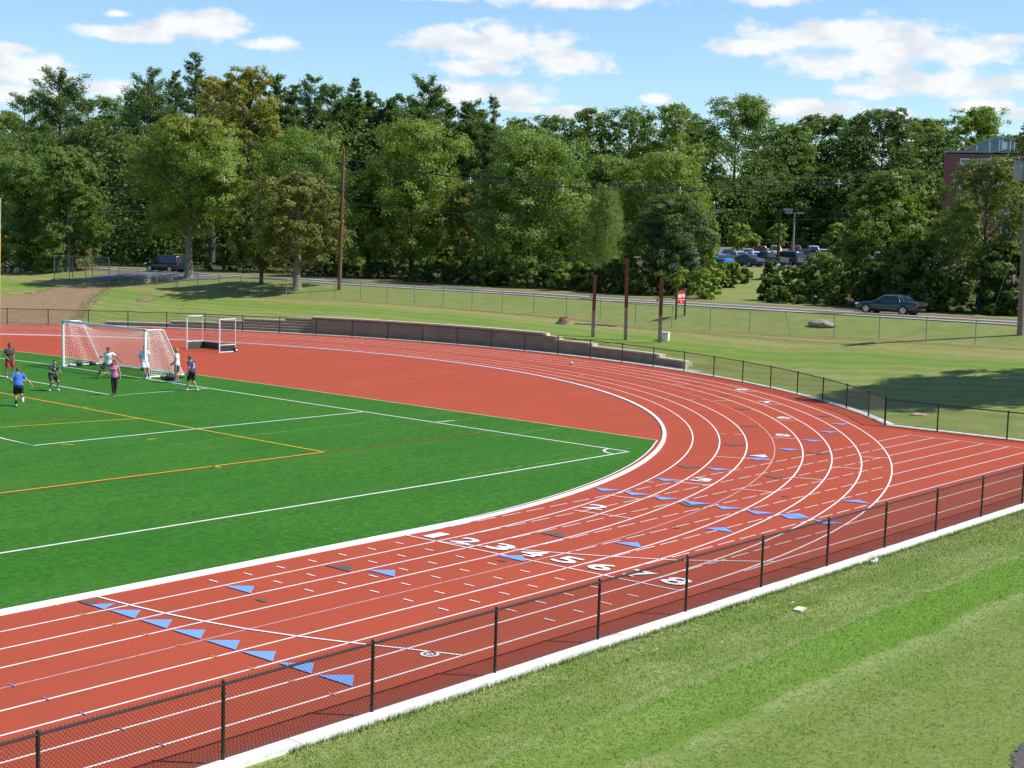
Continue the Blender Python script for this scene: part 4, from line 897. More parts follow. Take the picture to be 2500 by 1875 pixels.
T('pine', 'pine_tree', 'dark pine in shade left of the orange maple', 'tree', 400, 200, 330, X=92, n=14000, cb=0.0, col=DG, ls=0.2, group=CF)
T('pine', 'pine_tree', 'dark pine standing in the deep gap behind the van', 'tree', 300, 150, 330, X=98, n=12000, cb=0.0, col=DG, ls=0.2, group=CF)  # both shaded pines take the dark green to imitate deep shade
for i, (x, w, y, X, k) in enumerate([(60, 120, 240, 106, 'pine'), (215, 110, 236, 108, 'pine'), (318, 120, 222, 108, 'spruce'), (428, 120, 168, 110, 'spruce'), (545, 110, 205, 114, 'pine'), (600, 120, 222, 114, 'pine'), (720, 120, 205, 112, 'spruce'), (818, 120, 215, 112, 'pine'), (905, 120, 214, 114, 'spruce'), (990, 130, 238, 114, 'pine'), (1098, 110, 252, 114, 'spruce'), (1170, 90, 262, 116, 'pine')]):
    T(k, 'pine_tree' if k == 'pine' else 'spruce_tree', ['pine at the far left behind the broad white pine', 'pine just right of the broad white pine', 'spruce left of the leaning dark pine', 'spruce shoulder left of the tallest spruce', 'pine between the tallest spruce and the orange maple', 'pine behind the orange maple', 'spruce left above the wooden pole', 'pine right above the wooden pole', 'spruce right of the spiky spruce', 'pine left of the flat-topped pine', 'spruce right of the flat-topped pine', 'pine left of the thin sparse spruce'][i], 'tree', x, w+28, y, X=X, n=13000, cb=0.25, col=PN, ls=0.24, group=CF)
BK = [(560, 200, 270, 114, DG, 'decid'), (690, 220, 232, 118, DG, 'decid'), (840, 240, 230, 118, DG, 'decid'), (1000, 220, 250, 118, DG, 'decid'), (1180, 170, 300, 122, OL, 'decid'),
      (90, 240, 290, 112, DG, 'decid'), (230, 220, 285, 114, DG, 'decid'),  # dark green here too carries the shade of the gap
      (1265, 150, 290, 128, MG, 'decid'), (1350, 170, 282, 130, DG, 'decid'), (1440, 180, 262, 132, MG, 'decid'), (1540, 190, 262, 134, MG, 'decid'), (1645, 190, 252, 132, YG, 'decid'),
      (1800, 260, 236, 264, FG, 'decid'), (1930, 200, 300, 266, FG, 'decid'), (2010, 170, 276, 272, DG, 'decid'), (2090, 120, 282, 274, MG, 'decid'), (2160, 220, 266, 266, DG, 'decid'), (2270, 190, 290, 278, FG, 'decid'), (2390, 210, 262, 284, LG, 'decid'), (2480, 120, 330, 280, MG, 'decid'),
      (1700, 200, 300, 260, FG, 'decid'), (1720, 230, 430, 258, MG, 'decid'), (1860, 260, 420, 260, FG, 'decid'), (2000, 220, 430, 260, MG, 'decid'), (2120, 220, 420, 258, DG, 'decid'), (2240, 220, 420, 258, MG, 'decid'), (1480, 240, 380, 118, MG, 'decid'), (1370, 200, 400, 112, DG, 'decid')]
BKL = ['dark tree behind the orange maple', 'dark tree on the skyline row above the thorn trees', 'dark tree behind the wooden pole top', 'tree behind the yellow-green maple', 'brownish tree below the thin sparse spruce', 'dark tree below the broad white pine', 'dark tree below the thin-topped tree',
       'low skyline tree left of the large ash top', 'dark skyline tree right of the ash top', 'skyline tree above the weeping tree', 'skyline tree above the dark conical tree', 'pale yellow-green skyline tree', 'highest rounded oak on the right skyline', 'green tree right below the highest oak', 'dark skyline tree right of the highest oak', 'small skyline tree in the dip', 'dark rounded skyline tree at right centre', 'green skyline tree left of the brick building', 'light green tree above the brick building', 'tree at the right edge behind the building',
       'tree left below the highest oak', 'tree behind the left lamp post of the car park', 'tree behind the tallest lamp post', 'tree behind the car park middle', 'dark tree behind the right lamp post', 'tree behind the bushes left of the building', 'tree behind the weeping tree', 'dark tree right behind the large ash']
for i, ((x, w, y, X, c, k), l) in enumerate(zip(BK, BKL)):
    far = X > 180
    T(k, 'broadleaf_tree', l, 'tree', x, w, y, X=X, n=int((105 if far else 70)*w*1.0), cb=0.02 if y > 400 else 0.12, col=c, ls=0.33 if far else 0.20, nl=30, group='trees in the back rows of the wood')
for i, (x, w, y) in enumerate([(1802, 62, 545), (1838, 48, 570), (1903, 46, 545), (2045, 62, 545), (2085, 50, 560)]):
    T('decid', 'young_tree', ['young bright green tree left among the parked cars', 'smaller young tree right of the first in the car park', 'young bright tree right behind the tallest lamp post', 'young bright tree near the right of the car park', 'young tree rightmost in the car park'][i], 'tree', x, w, y, X=[165, 168, 205, 150, 152][i], n=3500, cb=0.25, col=LG, nl=14, ls=0.17, group='young trees in the car park')
# oak standing just outside the right of the view: its shade lies on the lawn
def shade_tree():
    P = hit(2440, 950); rng = np.random.default_rng(5)
    b = gp(P.x+8.6, P.y-11.2); root = empty('oak_tree', tuple(b), 0, 'oak just outside the right side, shading the lawn', 'tree')
    C, Nn, sz, L = crown_decid(rng, 6.6, 23.0, 0.42, 30000, 0.22, 30); quads('crown', C, Nn, sz, 0.62, rng, M['leaf'], root, None, MG)
    mb = MB(); trunk_mesh(mb, rng, 23.0, 0.4, L[::2], 0.42); mb.build('trunk', M['bark'], root, 50)
shade_tree()
def far_wood():
    rng = np.random.default_rng(77); C = []; n = 200000
    # one continuous distant wood closing the horizon
    px = rng.uniform(-500, 3000, 900); Dp = np.where(px > 1650, rng.uniform(300, 380, 900), rng.uniform(185, 260, 900)); cs = []
    for x, D in zip(px, Dp):
        P = at_depth(x, 570, D); g = gz(P[0], P[1]); top = min(at_depth(x, 345 if x > 1250 else 330, D)[2], g+30)
        cs.append((P[0], P[1], g+rng.random()*(top-g)))
    cs = np.array(cs); p = np.repeat(cs, n//900, 0); p = p+rng.normal(size=p.shape)*np.array([2.6, 2.6, 1.9]); p[:, 2] = np.minimum(p[:, 2], np.repeat(cs[:, 2], n//900)+1.5)
    Nn = unit(rng.normal(size=p.shape)*0.7+np.array([-0.3, -0.4, 0.6]))
    o = quads('far_wood', p, Nn, 0.24*(0.6+0.7*rng.random(len(p))), 0.62, rng, M['leaf'], None, None, DG); tag(o, 'distant mass of woodland closing the view behind the trees', 'wood', kind='stuff')  # dark green replaces the shade this wood does not receive
far_wood()

# ---------------------------------------------------------------- poles and wires
def utility_pole(name, label, base, top, r, mat, extras=None):
    root = empty(name, tuple(base), 0, label, 'pole'); v = Vector(top)-Vector(base)
    mb = MB(); mb.tube([(0, 0, -0.3), v*0.5, v], [r*1.15, r*0.95, r*0.72], 14); mb.build('pole_shaft', mat, root, 40)
    return root, v
B1 = hit(828, 708); T1 = Vector(on_x(839, 368, B1.x)); T1.y = Vector(on_x(839, 368, B1.x)).y
pl, v1 = utility_pole('utility_pole', 'tall reddish brown wooden utility pole in front of the wood left of centre', B1, T1, 0.17, M['pole'])
mb = MB(); mb.tube([v1+Vector((0, -0.1, -0.9)), v1+Vector((0, -0.75, -0.85))], 0.03, 6); mb.ball(tuple(v1+Vector((0, -0.75, -0.75))), 0.07, 8, 5); mb.build('bracket', M['galv'], pl)
mb = MB(); mb.tube([v1*0.72+Vector((0, -0.1, 0)), v1*0.72+Vector((0, -0.3, 0.0))], 0.05, 6); mb.build('bracket', M['galv'], pl)
mb = MB(); mb.tube([Vector((0.0, -0.16, 0.1)), v1*0.3+Vector((0, -0.16, 0))], 0.035, 6); mb.build('conduit', M['greypole'], pl)
B2 = hit(2491, 818); T2 = Vector(on_x(2512, 352, B2.x-0.2))
pr_, v2 = utility_pole('utility_pole', 'weathered grey leaning utility pole at the right edge', B2, T2, 0.19, M['greypole'])
mb = MB(); c = v2*0.862+Vector((-0.1, 0.50, 0)); mb.tube([c+Vector((0, 0, -0.62)), c+Vector((0, 0, -0.58)), c+Vector((0, 0, 0.5)), c+Vector((0, 0, 0.62))], [0.30, 0.33, 0.33, 0.26], 16); mb.build('transformer', M['transf'], pr_, 40)
mb = MB(); mb.tube([c+Vector((0, 0, 0.6)), c+Vector((0, 0.1, 0.85))], 0.05, 8); mb.tube([c+Vector((0.15, 0, 0.6)), c+Vector((0.2, -0.1, 0.8))], 0.04, 8); mb.tube([v2*0.87, c], 0.04, 6); mb.build('bushing', M['galv'], pr_)
mb = MB(); mb.tube([v2*0.93+Vector((0, 1.1, 0)), v2*0.93+Vector((0, -1.1, 0))], 0.06, 6); mb.build('crossarm', M['greypole'], pr_)
def wire(a, b, sag, r, mat, label, name='overhead_wire', n=40, group=None, beads=()):
    a = Vector(a); b = Vector(b); pts = [a.lerp(b, i/n)-Vector((0, 0, 4*sag*(i/n)*(1-i/n))) for i in range(n+1)]
    root = empty(name, tuple(a), 0, label, 'wire', group)
    mb = MB(); mb.tube([p-a for p in pts], r, 5); mb.build('cable', mat, root)
    for t in beads:
        p = a.lerp(b, t)-Vector((0, 0, 4*sag*t*(1-t)))-a
        mb = MB(); mb.tube([p+Vector((0, 0, 0.12)), p-Vector((0, 0, 0.42))], 0.03, 6); mb.tube([p+Vector((0, 0.22, -0.18)), p-Vector((0, 0.22, 0.18))], 0.03, 6); mb.ball(tuple(p), 0.07, 6, 4); mb.build('spacer', M['pwhite'], root)
    return root
E2 = B2+v2*0.985
wire(T1+Vector((0, -.1, -0.1)), E2, 2.45, 0.026, M['wire'], 'topmost thin wire sagging between the two utility poles')
wire(T1+Vector((0, -.7, -0.75)), E2+Vector((0, 0, -0.75)), 2.15, 0.032, M['wire'], 'black cable with white spacers below the topmost wire', beads=(0.24, 0.40, 0.58, 0.79))
wire(T1+Vector((0, -.7, -0.8)), E2+Vector((0, 0, -1.25)), 2.0, 0.028, M['wire'], 'black cable just below the one carrying the white spacers')
lo = B1+v1*0.63; e3 = Vector(on_x(2502, 511, B2.x))
wire(lo, e3, 1.15, 0.020, M['wire'], 'lower grey telephone cable crossing the wood between the poles')
WL = Vector((63.5, 176, gz(63.5, 176)+12.5))
wire(T1+Vector((0, 0, -0.75)), WL, 3.2, 0.026, M['wire'], 'black cable with white spacers running left from the wooden pole', beads=(0.16, 0.68))
wire(lo, WL+Vector((0, 0, -4.0)), 1.6, 0.018, M['wiregrey'], 'lower grey cable running left from the wooden pole')
g1 = hit(716, 712); wire(T1+Vector((0, 0, -0.3)), g1, 0.0, 0.016, M['wiregrey'], 'taut guy wire from the brown pole top to the lawn', 'guy_wire')
g2 = Vector(on_x(2424, 772, 67.0)); wire(B2+v2*0.80+Vector((1.5, 0, 0)), Vector((74, g2.y+3, gz(74, g2.y+3))), 0.0, 0.016, M['wiregrey'], 'taut guy wire crossing dark trees at the right edge', 'guy_wire')

def left_pole():
    b = hit(-13, 1700); t = at_depth(-3.0, 484, float(np.dot(np.array(b)-CAMP, _fw))+0.1)
    root = empty('yellow_post', tuple(b), 0, 'yellow painted steel upright with bare pale top at the left edge', 'post'); v = Vector(tuple(t))-b
    mb = MB(); mb.tube([(0, 0, 0), v*0.93], 0.037, 14); mb.build('post_shaft', plain('yellow_post_paint', (0.60, 0.40, 0.06), (0.50, 0.33, 0.05), 5, 0.5), root, 40)
    mb = MB(); mb.tube([v*0.93, v], 0.038, 14); mb.build('post_cap', M['galv'], root, 40)
left_pole()

# ---------------------------------------------------------------- rusty steel posts, box, sign, manhole, rocks
def steel_post(px0, py0, px1, py1, frac, label):
    b = hit(px0, py0); t = Vector(on_x(px1, py1, b.x)); v = Vector((0, t.y-b.y, t.z-b.z)); 
    root = empty('steel_post', tuple(b), 0, label, 'post', 'row of rusted steel posts on the far lawn')
    q = Vector((0.02, v.y, 0)).to_2d().angle_signed(Vector((1, 0))) if False else 0
    def ibeam(a, c, w):
        mb = MB(); s = 0.105*w
        for dy in (-s, s): mb.rings([[Vector(p)+Vector(o) for o in ((-s, dy-0.012, 0), (s, dy-0.012, 0), (s, dy+0.012, 0), (-s, dy+0.012, 0))] for p in (a, c)])
        mb.rings([[Vector(p)+Vector(o) for o in ((-0.012, -s+.013, 0), (0.012, -s+.013, 0), (0.012, s-.013, 0), (-0.012, s-.013, 0))] for p in (a, c)])
        return mb
    ibeam((0, 0, -0.3), v*frac, 1.0).build('post_foot', M['rustpale'], root); ibeam(v*frac, v, 1.0).build('post_shaft', M['rust'], root)
    mb = MB(); mb.box(tuple(v*0.66+Vector((0, 0.24, 0))), (0.05, 0.06, 0.05)); mb.build('bracket', M['black'], root)
    for e in root.children: e.rotation_euler = (0, 0, R(38))
    return b
b = steel_post(1447, 822, 1453, 672, 0.42, 'leftmost of three rusty steel posts, red-brown over a pale foot')
steel_post(1527, 830, 1532, 631, 0.40, 'tallest, middle one of three rusty steel posts')
b3 = steel_post(1610, 836, 1616, 680, 0.42, 'rightmost of three rusty steel posts, beside the concrete box')
cb_ = hit(1624, 831); root = empty('concrete_box', tuple(cb_), R(20), 'small pale concrete box behind the rightmost rusty post', 'box')
mb = MB(); mb.box((0, 0, 0.24), (0.24, 0.24, 0.27)); mb.build('box_body', M['concrete'], root); mb = MB(); mb.box((0, 0, 0.535), (0.27, 0.27, 0.025)); mb.build('box_lid', M['concrete'], root)
def sign():
    a = hit(1650.5, 764.5); c = hit(1671.5, 757.5); a = Vector((a.x, a.y, a.z)); d = (c-a); d.z = 0
    X = 60.6; a = Vector(on_x(1650.5, 764, X)); c = Vector(on_x(1671.8, 757, X+1.2)); a.z = gz(a.x, a.y); c.z = gz(c.x, c.y); d = c-a; w = math.hypot(d.x, d.y)
    ang = math.atan2(d.y, d.x); root = empty('sign_board', tuple(a), ang, 'red sign with white lettering on two black posts beside the road', 'sign')
    px = 94.0/FPX; D = float(np.dot(np.array(a)-CAMP, _fw)); m = D/FPX
    ztop = on_x(1653, 711, a.x)[2]-a.z; zbot = on_x(1653, 741, a.x)[2]-a.z
    for x in (0, w):
        mb = MB(); mb.box((x, 0, ztop/2-0.1), (0.05, 0.05, ztop/2+0.18)); mb.ball((x, 0, ztop+0.11), 0.06, 8, 5); mb.build('sign_post', M['black'], root)
    mb = MB(); s = 0.09; zb_, zt_ = zbot, ztop; ww = w-0.12
    prof = [(0.06, zb_+s), (0.06+s, zb_), (ww+0.06-s, zb_), (ww+0.06, zb_+s), (ww+0.06, zt_-s), (ww+0.06-s, zt_), (0.06+s, zt_), (0.06, zt_-s)]
    mb.rings([[(x, -0.03, z) for x, z in prof], [(x, 0.03, z) for x, z in prof]]); mb.build('sign_panel', M['signred'], root)
    mb = MB(); mb.box((w/2, -0.034, zbot+(ztop-zbot)*0.30), (ww/2-0.03, 0.003, 0.025)); mb.build('sign_stripe', plain('cream_stripe', (0.75, 0.55, 0.33)), root)
    def tx(s_, size, z):
        me = text_mesh(s_, size, 0.008); me.name = 'sign_text'; o = link('sign_text', me, M['pwhite'], root); o.location = (w/2, -0.037, z); o.rotation_euler = (math.pi/2, 0, 0)
        vs = np.array([v.co[:] for v in me.vertices]); wx = vs[:, 0].max()-vs[:, 0].min(); k = min(1.0, (ww*0.86)/wx); o.scale = (k, 1, 1)
    H_ = ztop-zbot
    tx('Lower Court', 0.24, zbot+H_*0.70); tx('Bicycle Trail', 0.24, zbot+H_*0.56); tx('A', 0.22, zbot+H_*0.14)
sign()
def lumpy(name, label, cat, base, r, mat, seed, flat=0.0, parts=None, rz=0.0, group=None):
    bm = bmesh.new(); bmesh.ops.create_icosphere(bm, subdivisions=4, radius=1.0); rng = random.Random(seed)
    offs = [Vector((rng.uniform(-1, 1), rng.uniform(-1, 1), rng.uniform(-1, 1))).normalized() for _ in range(14)]; am = [rng.uniform(0.72, 0.95) for _ in offs]
    from mathutils import noise as mn
    for v in bm.verts:
        d = v.co.normalized(); k = 1.0
        for o, a in zip(offs, am):
            q = d.dot(o)
            if q > a*0.75: k = min(k, a*0.80/q+0.06)
        k *= 1+0.07*mn.noise(d*3+Vector((seed, 0, 0)))+0.03*mn.noise(d*9); v.co = Vector((d.x*r[0]*k, d.y*r[1]*k, d.z*r[2]*k+r[2]*0.45))
    me = bpy.data.meshes.new(name); bm.to_mesh(me); bm.free(); smooth(me, 30)
    o = link(name, me, mat); o.location = base; o.rotation_euler = (0, 0, rz); tag(o, label, cat, group); return o
b = hit(2003, 797); lumpy('boulder', 'flat grey granite boulder on the far lawn behind the galvanized fence', 'rock', tuple(b), (0.55, 1.22, 0.35), M['rock'], 3)
for i, (x, y, w, h, m, l) in enumerate([(361, 694, 21, 17, 'rock', 'grey boulder left of the pair by the driveway'), (415, 687, 17, 11, 'rockt', 'pale tan boulder nearest the maple trunk'), (323, 692, 13, 9, 'rock', 'smallest boulder by the driveway'), (41, 666, 22, 16, 'rockt', 'largest tan boulder in front of the silver car at the left'), (21, 664, 14, 13, 'rockt', 'tan boulder left of the largest one in front of the silver car'), (8, 662, 12, 10, 'rockt', 'pale boulder next to the yellow post'), (57, 664, 9, 10, 'rockt', 'small tan boulder right of the largest one'), (196, 686, 20, 9, 'rock', 'dark low rock at the foot of the red shed'), (130, 684, 16, 4, 'rock', 'pale flat stones at the foot of the left trees')]):
    b = hit(x, y); D = float(np.dot(np.array(b)-CAMP, _fw)); k = D/FPX; lumpy('boulder', l, 'rock', tuple(b), (w*k/2, w*k/2, h*k*0.66), M[m], 20+i)
def manhole():
    b = hit(1378, 790); root = empty('manhole', tuple(b), 0, 'round dark manhole cover on a raised concrete ring on the far lawn', 'manhole')
    mb = MB(); mb.tube([(0, 0, -0.6), (0, 0, 0.16)], [0.60, 0.58], 28); mb.build('concrete_ring', plain('shade_grey_concrete', (0.34, 0.31, 0.26), (0.22, 0.20, 0.16), 5, 0.9), root, 40)  # ring greyed all round to imitate its shaded side
    mb = MB(); mb.tube([(0, 0, 0.163), (0.02, 0, 0.40), (0.02, 0, 0.44)], [0.47, 0.36, 0.34], 28); mb.build('cover_frame', M['rust'], root, 40)
    mb = MB(); mb.tube([(0.02, 0, 0.443), (0.02, 0, 0.46)], 0.31, 28); mb.build('cover_lid', M['black'], root)
    b = gp(b.x+1.0, b.y-2.3); r2 = empty('stone_slab', tuple(b), R(-70), 'low row of flat stones right of the manhole', 'stones'); mb = MB()
    for i in range(5): mb.box((-1.4+0.62*i, 0.05*(i % 2), 0.04), (0.29, 0.22, 0.06), 0.1*i)
    mb.build('slab', M['rock'], r2)
manhole()
# shed behind the left tree
def shed():
    b = hit(168, 683); root = empty('shed', tuple(b), R(20), 'faded red ribbed metal shed half hidden by the left tree', 'shed')
    Ps = on_x(178, 684, 68.5); root.location = (68.5, Ps[1], gz(68.5, Ps[1])-0.15)
    mb = MB(); mb.box((0, 0, 1.35), (1.3, 1.7, 1.35)); mb.build('wall', M['shedred'], root)
    for yy in np.linspace(-1.62, 1.62, 9):
        mb = MB(); mb.box((-1.33, yy, 1.32), (0.03, 0.05, 1.3)); mb.build('rib', M['shedred'], root)
    mb = MB(); mb.box((0, 0, 2.76), (1.45, 1.85, 0.06)); mb.build('roof', M['black'], root)
    mb = MB(); mb.box((-1.37, -1.1, 2.25), (0.012, 0.42, 0.2)); mb.box((-1.37, -1.15, 1.7), (0.012, 0.34, 0.2)); mb.build('notice_panel', M['pwhite'], root)
    mb = MB(); mb.box((-1.37, -0.1, 0.95), (0.012, 0.45, 0.95)); mb.build('door', plain('dull_red_door', (0.22, 0.04, 0.03)), root)
shed()

# ---------------------------------------------------------------- goals
GX = 17.3
def soccer_goal():
    x0, y0, y1 = GX, 36.20, 43.72; root = empty('soccer_goal', (x0, (y0+y1)/2, 0.02), 0, 'large white soccer goal with white net on the turf', 'soccer goal')
    cy = (y0+y1)/2; H_ = 2.5; dT, dB = 1.15, 2.45; hw = (y1-y0)/2
    for s in (-1, 1):
        mb = MB(); mb.box((0, s*hw, H_/2), (0.055, 0.06, H_/2)); mb.build('goal_post', M['pwhite'], root, 30)
        mb = MB(); pts = [(0, s*hw, H_-0.03), (dT*0.45, s*hw, H_-0.01), (dT-0.14, s*hw, H_-0.02), (dT, s*hw, H_-0.08), (dT+0.09, s*hw, H_-0.25), (dB-0.12, s*hw, 0.2), (dB, s*hw, 0.04)]
        mb.tube(pts, 0.034, 10); mb.build('side_frame', M['pwhite'], root, 60)
        mb = MB(); mb.tube([(0.05, s*hw, 0.05), (dB, s*hw, 0.05)], 0.045, 10); mb.build('ground_bar', M['pwhite'], root, 40)
    mb = MB(); mb.box((0, 0, H_-0.001), (0.055, hw+0.06, 0.06)); mb.build('crossbar', M['palu'], root, 30)
    mb = MB(); mb.tube([(dB, -hw, 0.045), (dB, hw, 0.045)], 0.035, 8); mb.build('back_bar', M['pwhite'], root, 40)
    # net cords
    rng = random.Random(9); mb = MB()
    def cord(pts, w=0.0078):
        P = [Vector(p) for p in pts]; vs = []
        for p in P: vs += [p+Vector((0, w, 0)), p+Vector((-w, -w*.6, w*.6)), p+Vector((w, -w*.6, -w*.6))]
        n = len(P); mb.add(vs, [(3*i+k, 3*i+(k+1) % 3, 3*i+3+(k+1) % 3, 3*i+3+k) for i in range(n-1) for k in range(3)])
    # net surface: top, sloping back; sags inward towards the middle
    def surf(u, v):   # u across -1..1, v 0 at the bar .. 1 at the ground
        y = u*hw; L1 = dT; L2 = math.hypot(dB-dT, H_); tot = L1+L2; q = v*tot
        if q < L1: x, z = q, H_-0.02
        else:
            k = (q-L1)/L2; x, z = dT+(dB-dT)*k, H_*(1-k)
        e = 1-abs(u)**3; sagv = math.sin(math.pi*min(1, v))*e
        z2 = z - 0.42*sagv*(1-v)*1.3 - (0.22*e if v < .4 else 0.22*e*max(0, (1-v)/.6)); x2 = x-0.30*sagv*v
        return (x2, y, max(0.03, z2))
    du = 0.13; nu = int(2*hw/du); tot = dT+math.hypot(dB-dT, H_); nv = int(tot/du)
    for i in range(nu+1): cord([surf(-1+2*i/nu, j/16) for j in range(17)])
    for j in range(1, nv+1): cord([surf(-1+2*i/28, j/nv) for i in range(29)])
    def side(s, a, z):    # a 0 front .. 1 back ; ripple
        zz = z*H_; xb = dT+(dB-dT)*(1-zz/H_) ; x = xb*a; rip = 0.11*math.sin(a*9+z*3)*math.sin(math.pi*a)*(1-0.4*z)
        return (x, s*(hw+rip*0.8+0.02*math.sin(a*20)), max(0.03, zz+0.07*math.sin(a*7+1.0)*math.sin(math.pi*a)))
    for s in (-1, 1):
        for i in range(1, 19):
            cord([side(s, i/19, j/14) for j in range(15)])
        for j in range(1, 19): cord([side(s, i/24, j/19) for i in range(25)])
    # slack net lying along the ground at the back
    for k in range(9):
        yb = -hw+0.0; cord([(dB-0.25+0.10*k+0.09*math.sin(i*1.3+k), -hw+2*hw*i/40, 0.05+0.04*abs(math.sin(i*0.9+k))) for i in range(41)], 0.009)
    mb.build('net', M['net'], root)
    return root
soccer_goal()
def hockey_goal():
    a = Vector((29.96, 46.29, 0)); root = empty('field_hockey_goal', (29.98, 47.92, 0.0), 0, 'small white field hockey goal with dark bottom boards on the red surface', 'hockey goal')
    hw, H_, dp = 1.66, 2.12, 1.25
    for s in (-1, 1):
        mb = MB(); mb.box((0, s*hw, H_/2), (0.025, 0.045, H_/2)); mb.build('goal_post', M['pwhite'], root)
        mb = MB(); mb.tube([(0.03, s*hw, H_-0.03), (dp, s*hw, H_-0.03)], 0.033, 8); mb.build('top_side_bar', M['pwhite'], root, 40)
        mb = MB(); mb.tube([(dp, s*hw, 0.03), (dp, s*hw, H_-0.06)], 0.025, 8); mb.build('rear_post', M['palu'], root, 40)
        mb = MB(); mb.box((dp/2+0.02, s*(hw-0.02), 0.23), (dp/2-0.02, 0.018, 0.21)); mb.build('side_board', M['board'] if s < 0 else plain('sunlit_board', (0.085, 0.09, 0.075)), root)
        mb = MB(); mb.tube([(0.03, s*hw, 0.47), (dp, s*hw, 0.47)], 0.028, 8); mb.tube([(0.03, s*(hw+0.03), 0.03), (dp-0.1, s*(hw+0.03), 0.03)], 0.03, 8); mb.build('board_rail', M['pwhite'], root, 40)
        w = MB(); w.tube([(dp+0.02, s*(hw+0.06), 0.14), (dp+0.02, s*(hw+0.12), 0.14)], 0.14, 20); wo = w.build('wheel', M['rubber'], root, 40)
        w = MB(); w.tube([(dp+0.02, s*(hw+0.121), 0.14), (dp+0.02, s*(hw+0.135), 0.14)], 0.075, 16); w.build('hub', M['pwhite'], wo, 40)
    mb = MB(); mb.box((0, 0, H_-0.025), (0.025, hw-0.046, 0.024)); mb.build('crossbar', M['palu'], root)
    mb = MB(); mb.tube([(dp, -hw, H_-0.03), (dp, hw, H_-0.03)], 0.028, 8); mb.build('rear_top_bar', M['galv'], root, 40)
    mb = MB(); mb.box((dp-0.02, 0, 0.23), (0.018, hw-0.04, 0.21)); mb.build('back_board', M['board'], root)
    mb = MB(); rng = random.Random(2)
    for i in range(1, 30): y = -hw+2*hw*i/30; mb.tube([(0.03, y, H_-0.05), (dp*0.6, y, H_-0.14), (dp, y, H_-0.05), (dp, y, 0.46)], 0.0022, 3, False)
    for s in (-1, 1):
        for i in range(1, 11): mb.tube([(dp*i/11, s*hw, H_-0.05), (dp*i/11, s*hw, 0.46)], 0.0022, 3, False)
        for j in range(1, 15): mb.tube([(0, s*hw, 0.46+1.6*j/15), (dp, s*hw, 0.46+1.6*j/15)], 0.0022, 3, False)
    for j in range(1, 15): mb.tube([(dp, -hw, 0.46+1.6*j/15), (dp, hw, 0.46+1.6*j/15)], 0.0022, 3, False)
    mb.build('net', M['black'], root)
hockey_goal()
def ball(loc, label, m2='grey', r=0.11):
    bm = bmesh.new(); bmesh.ops.create_icosphere(bm, subdivisions=3, radius=r); me = bpy.data.meshes.new('football')
    ph = [Vector(v).normalized() for v in ((0, .526, .851), (0, -.526, .851), (0, .526, -.851), (0, -.526, -.851), (.526, .851, 0), (-.526, .851, 0), (.526, -.851, 0), (-.526, -.851, 0), (.851, 0, .526), (-.851, 0, .526), (.851, 0, -.526), (-.851, 0, -.526))]
    for f in bm.faces:
        c = f.calc_center_median().normalized(); f.material_index = 1 if any(c.dot(p) > 0.93 for p in ph) else 0; f.smooth = True
    bm.to_mesh(me); bm.free(); o = bpy.data.objects.new('football', me); COL.objects.link(o); me.materials.append(M['pwhite']); me.materials.append(M['black']); o.location = (loc[0], loc[1], loc[2]+r); tag(o, label, 'ball')
ball((42.93, 28.44, 0.0), 'soccer ball lying alone on the outer lanes of the far bend'); ball((17.62, 43.55, 0.006), 'white soccer ball inside the goal by the left post')
def bag(loc, s, rz, label, mat, seed):
    root = empty('sports_bag', loc, rz, label, 'bag'); rng = random.Random(seed)
    bm = bmesh.new(); bmesh.ops.create_icosphere(bm, subdivisions=3, radius=1)
    from mathutils import noise as mn
    for v in bm.verts:
        d = v.co.copy(); e = Vector([math.copysign(abs(c)**0.6, c) for c in d]); k = 1+0.14*mn.noise(d*2.3+Vector((seed, 0, 0))); v.co = Vector((e.x*s[0]*k, e.y*s[1]*k, (e.z*0.9+1)*s[2]*0.55*k if e.z > -0.8 else 0.0))
    me = bpy.data.meshes.new('bag_body'); bm.to_mesh(me); bm.free(); smooth(me); link('bag_body', me, mat, root)
    mb = MB(); mb.tube([(-s[0]*0.5, 0, s[2]*0.95), (-s[0]*0.2, s[1]*0.4, s[2]*1.35), (s[0]*0.2, s[1]*0.4, s[2]*1.3), (s[0]*0.5, 0, s[2]*0.95)], 0.015, 6); mb.build('strap', M['black'], root)
BLK = plain('black_nylon', (0.025, 0.027, 0.03), (0.05, 0.05, 0.055), 14, 0.7); NAVY = plain('navy_nylon', (0.02, 0.03, 0.075), (0.04, 0.05, 0.1), 14, 0.7); GRYC = plain('grey_cloth', (0.30, 0.31, 0.32), (0.15, 0.16, 0.17), 10, 0.8)
bag((18.0, 34.95, 0.01), (0.42, 0.24, 0.30), R(50), 'large black sports bag beside the blond player', BLK, 1)
bag((18.1, 35.55, 0.01), (0.28, 0.2, 0.2), R(20), 'grey bag lying right of the goal net', GRYC, 2)
bag((18.0, 36.55, 0.01), (0.30, 0.18, 0.16), R(-20), 'pale and dark crumpled bag behind the right goal post', GRYC, 3)
bag((19.0, 35.5, 0.01), (0.2, 0.15, 0.12), R(10), 'small black bag right behind the blond player', BLK, 8)
bag((18.35, 43.9, 0.01), (0.34, 0.2, 0.22), R(70), 'navy bag inside the goal next to the white ball', NAVY, 4)
bag((19.1, 43.8, 0.01), (0.30, 0.2, 0.17), R(100), 'dark bag further back along the left goal bar', BLK, 5)
bag((19.9, 39.9, 0.01), (0.26, 0.18, 0.16), R(40), 'navy bag behind the goal net near the white-shirted leaning player', NAVY, 6)
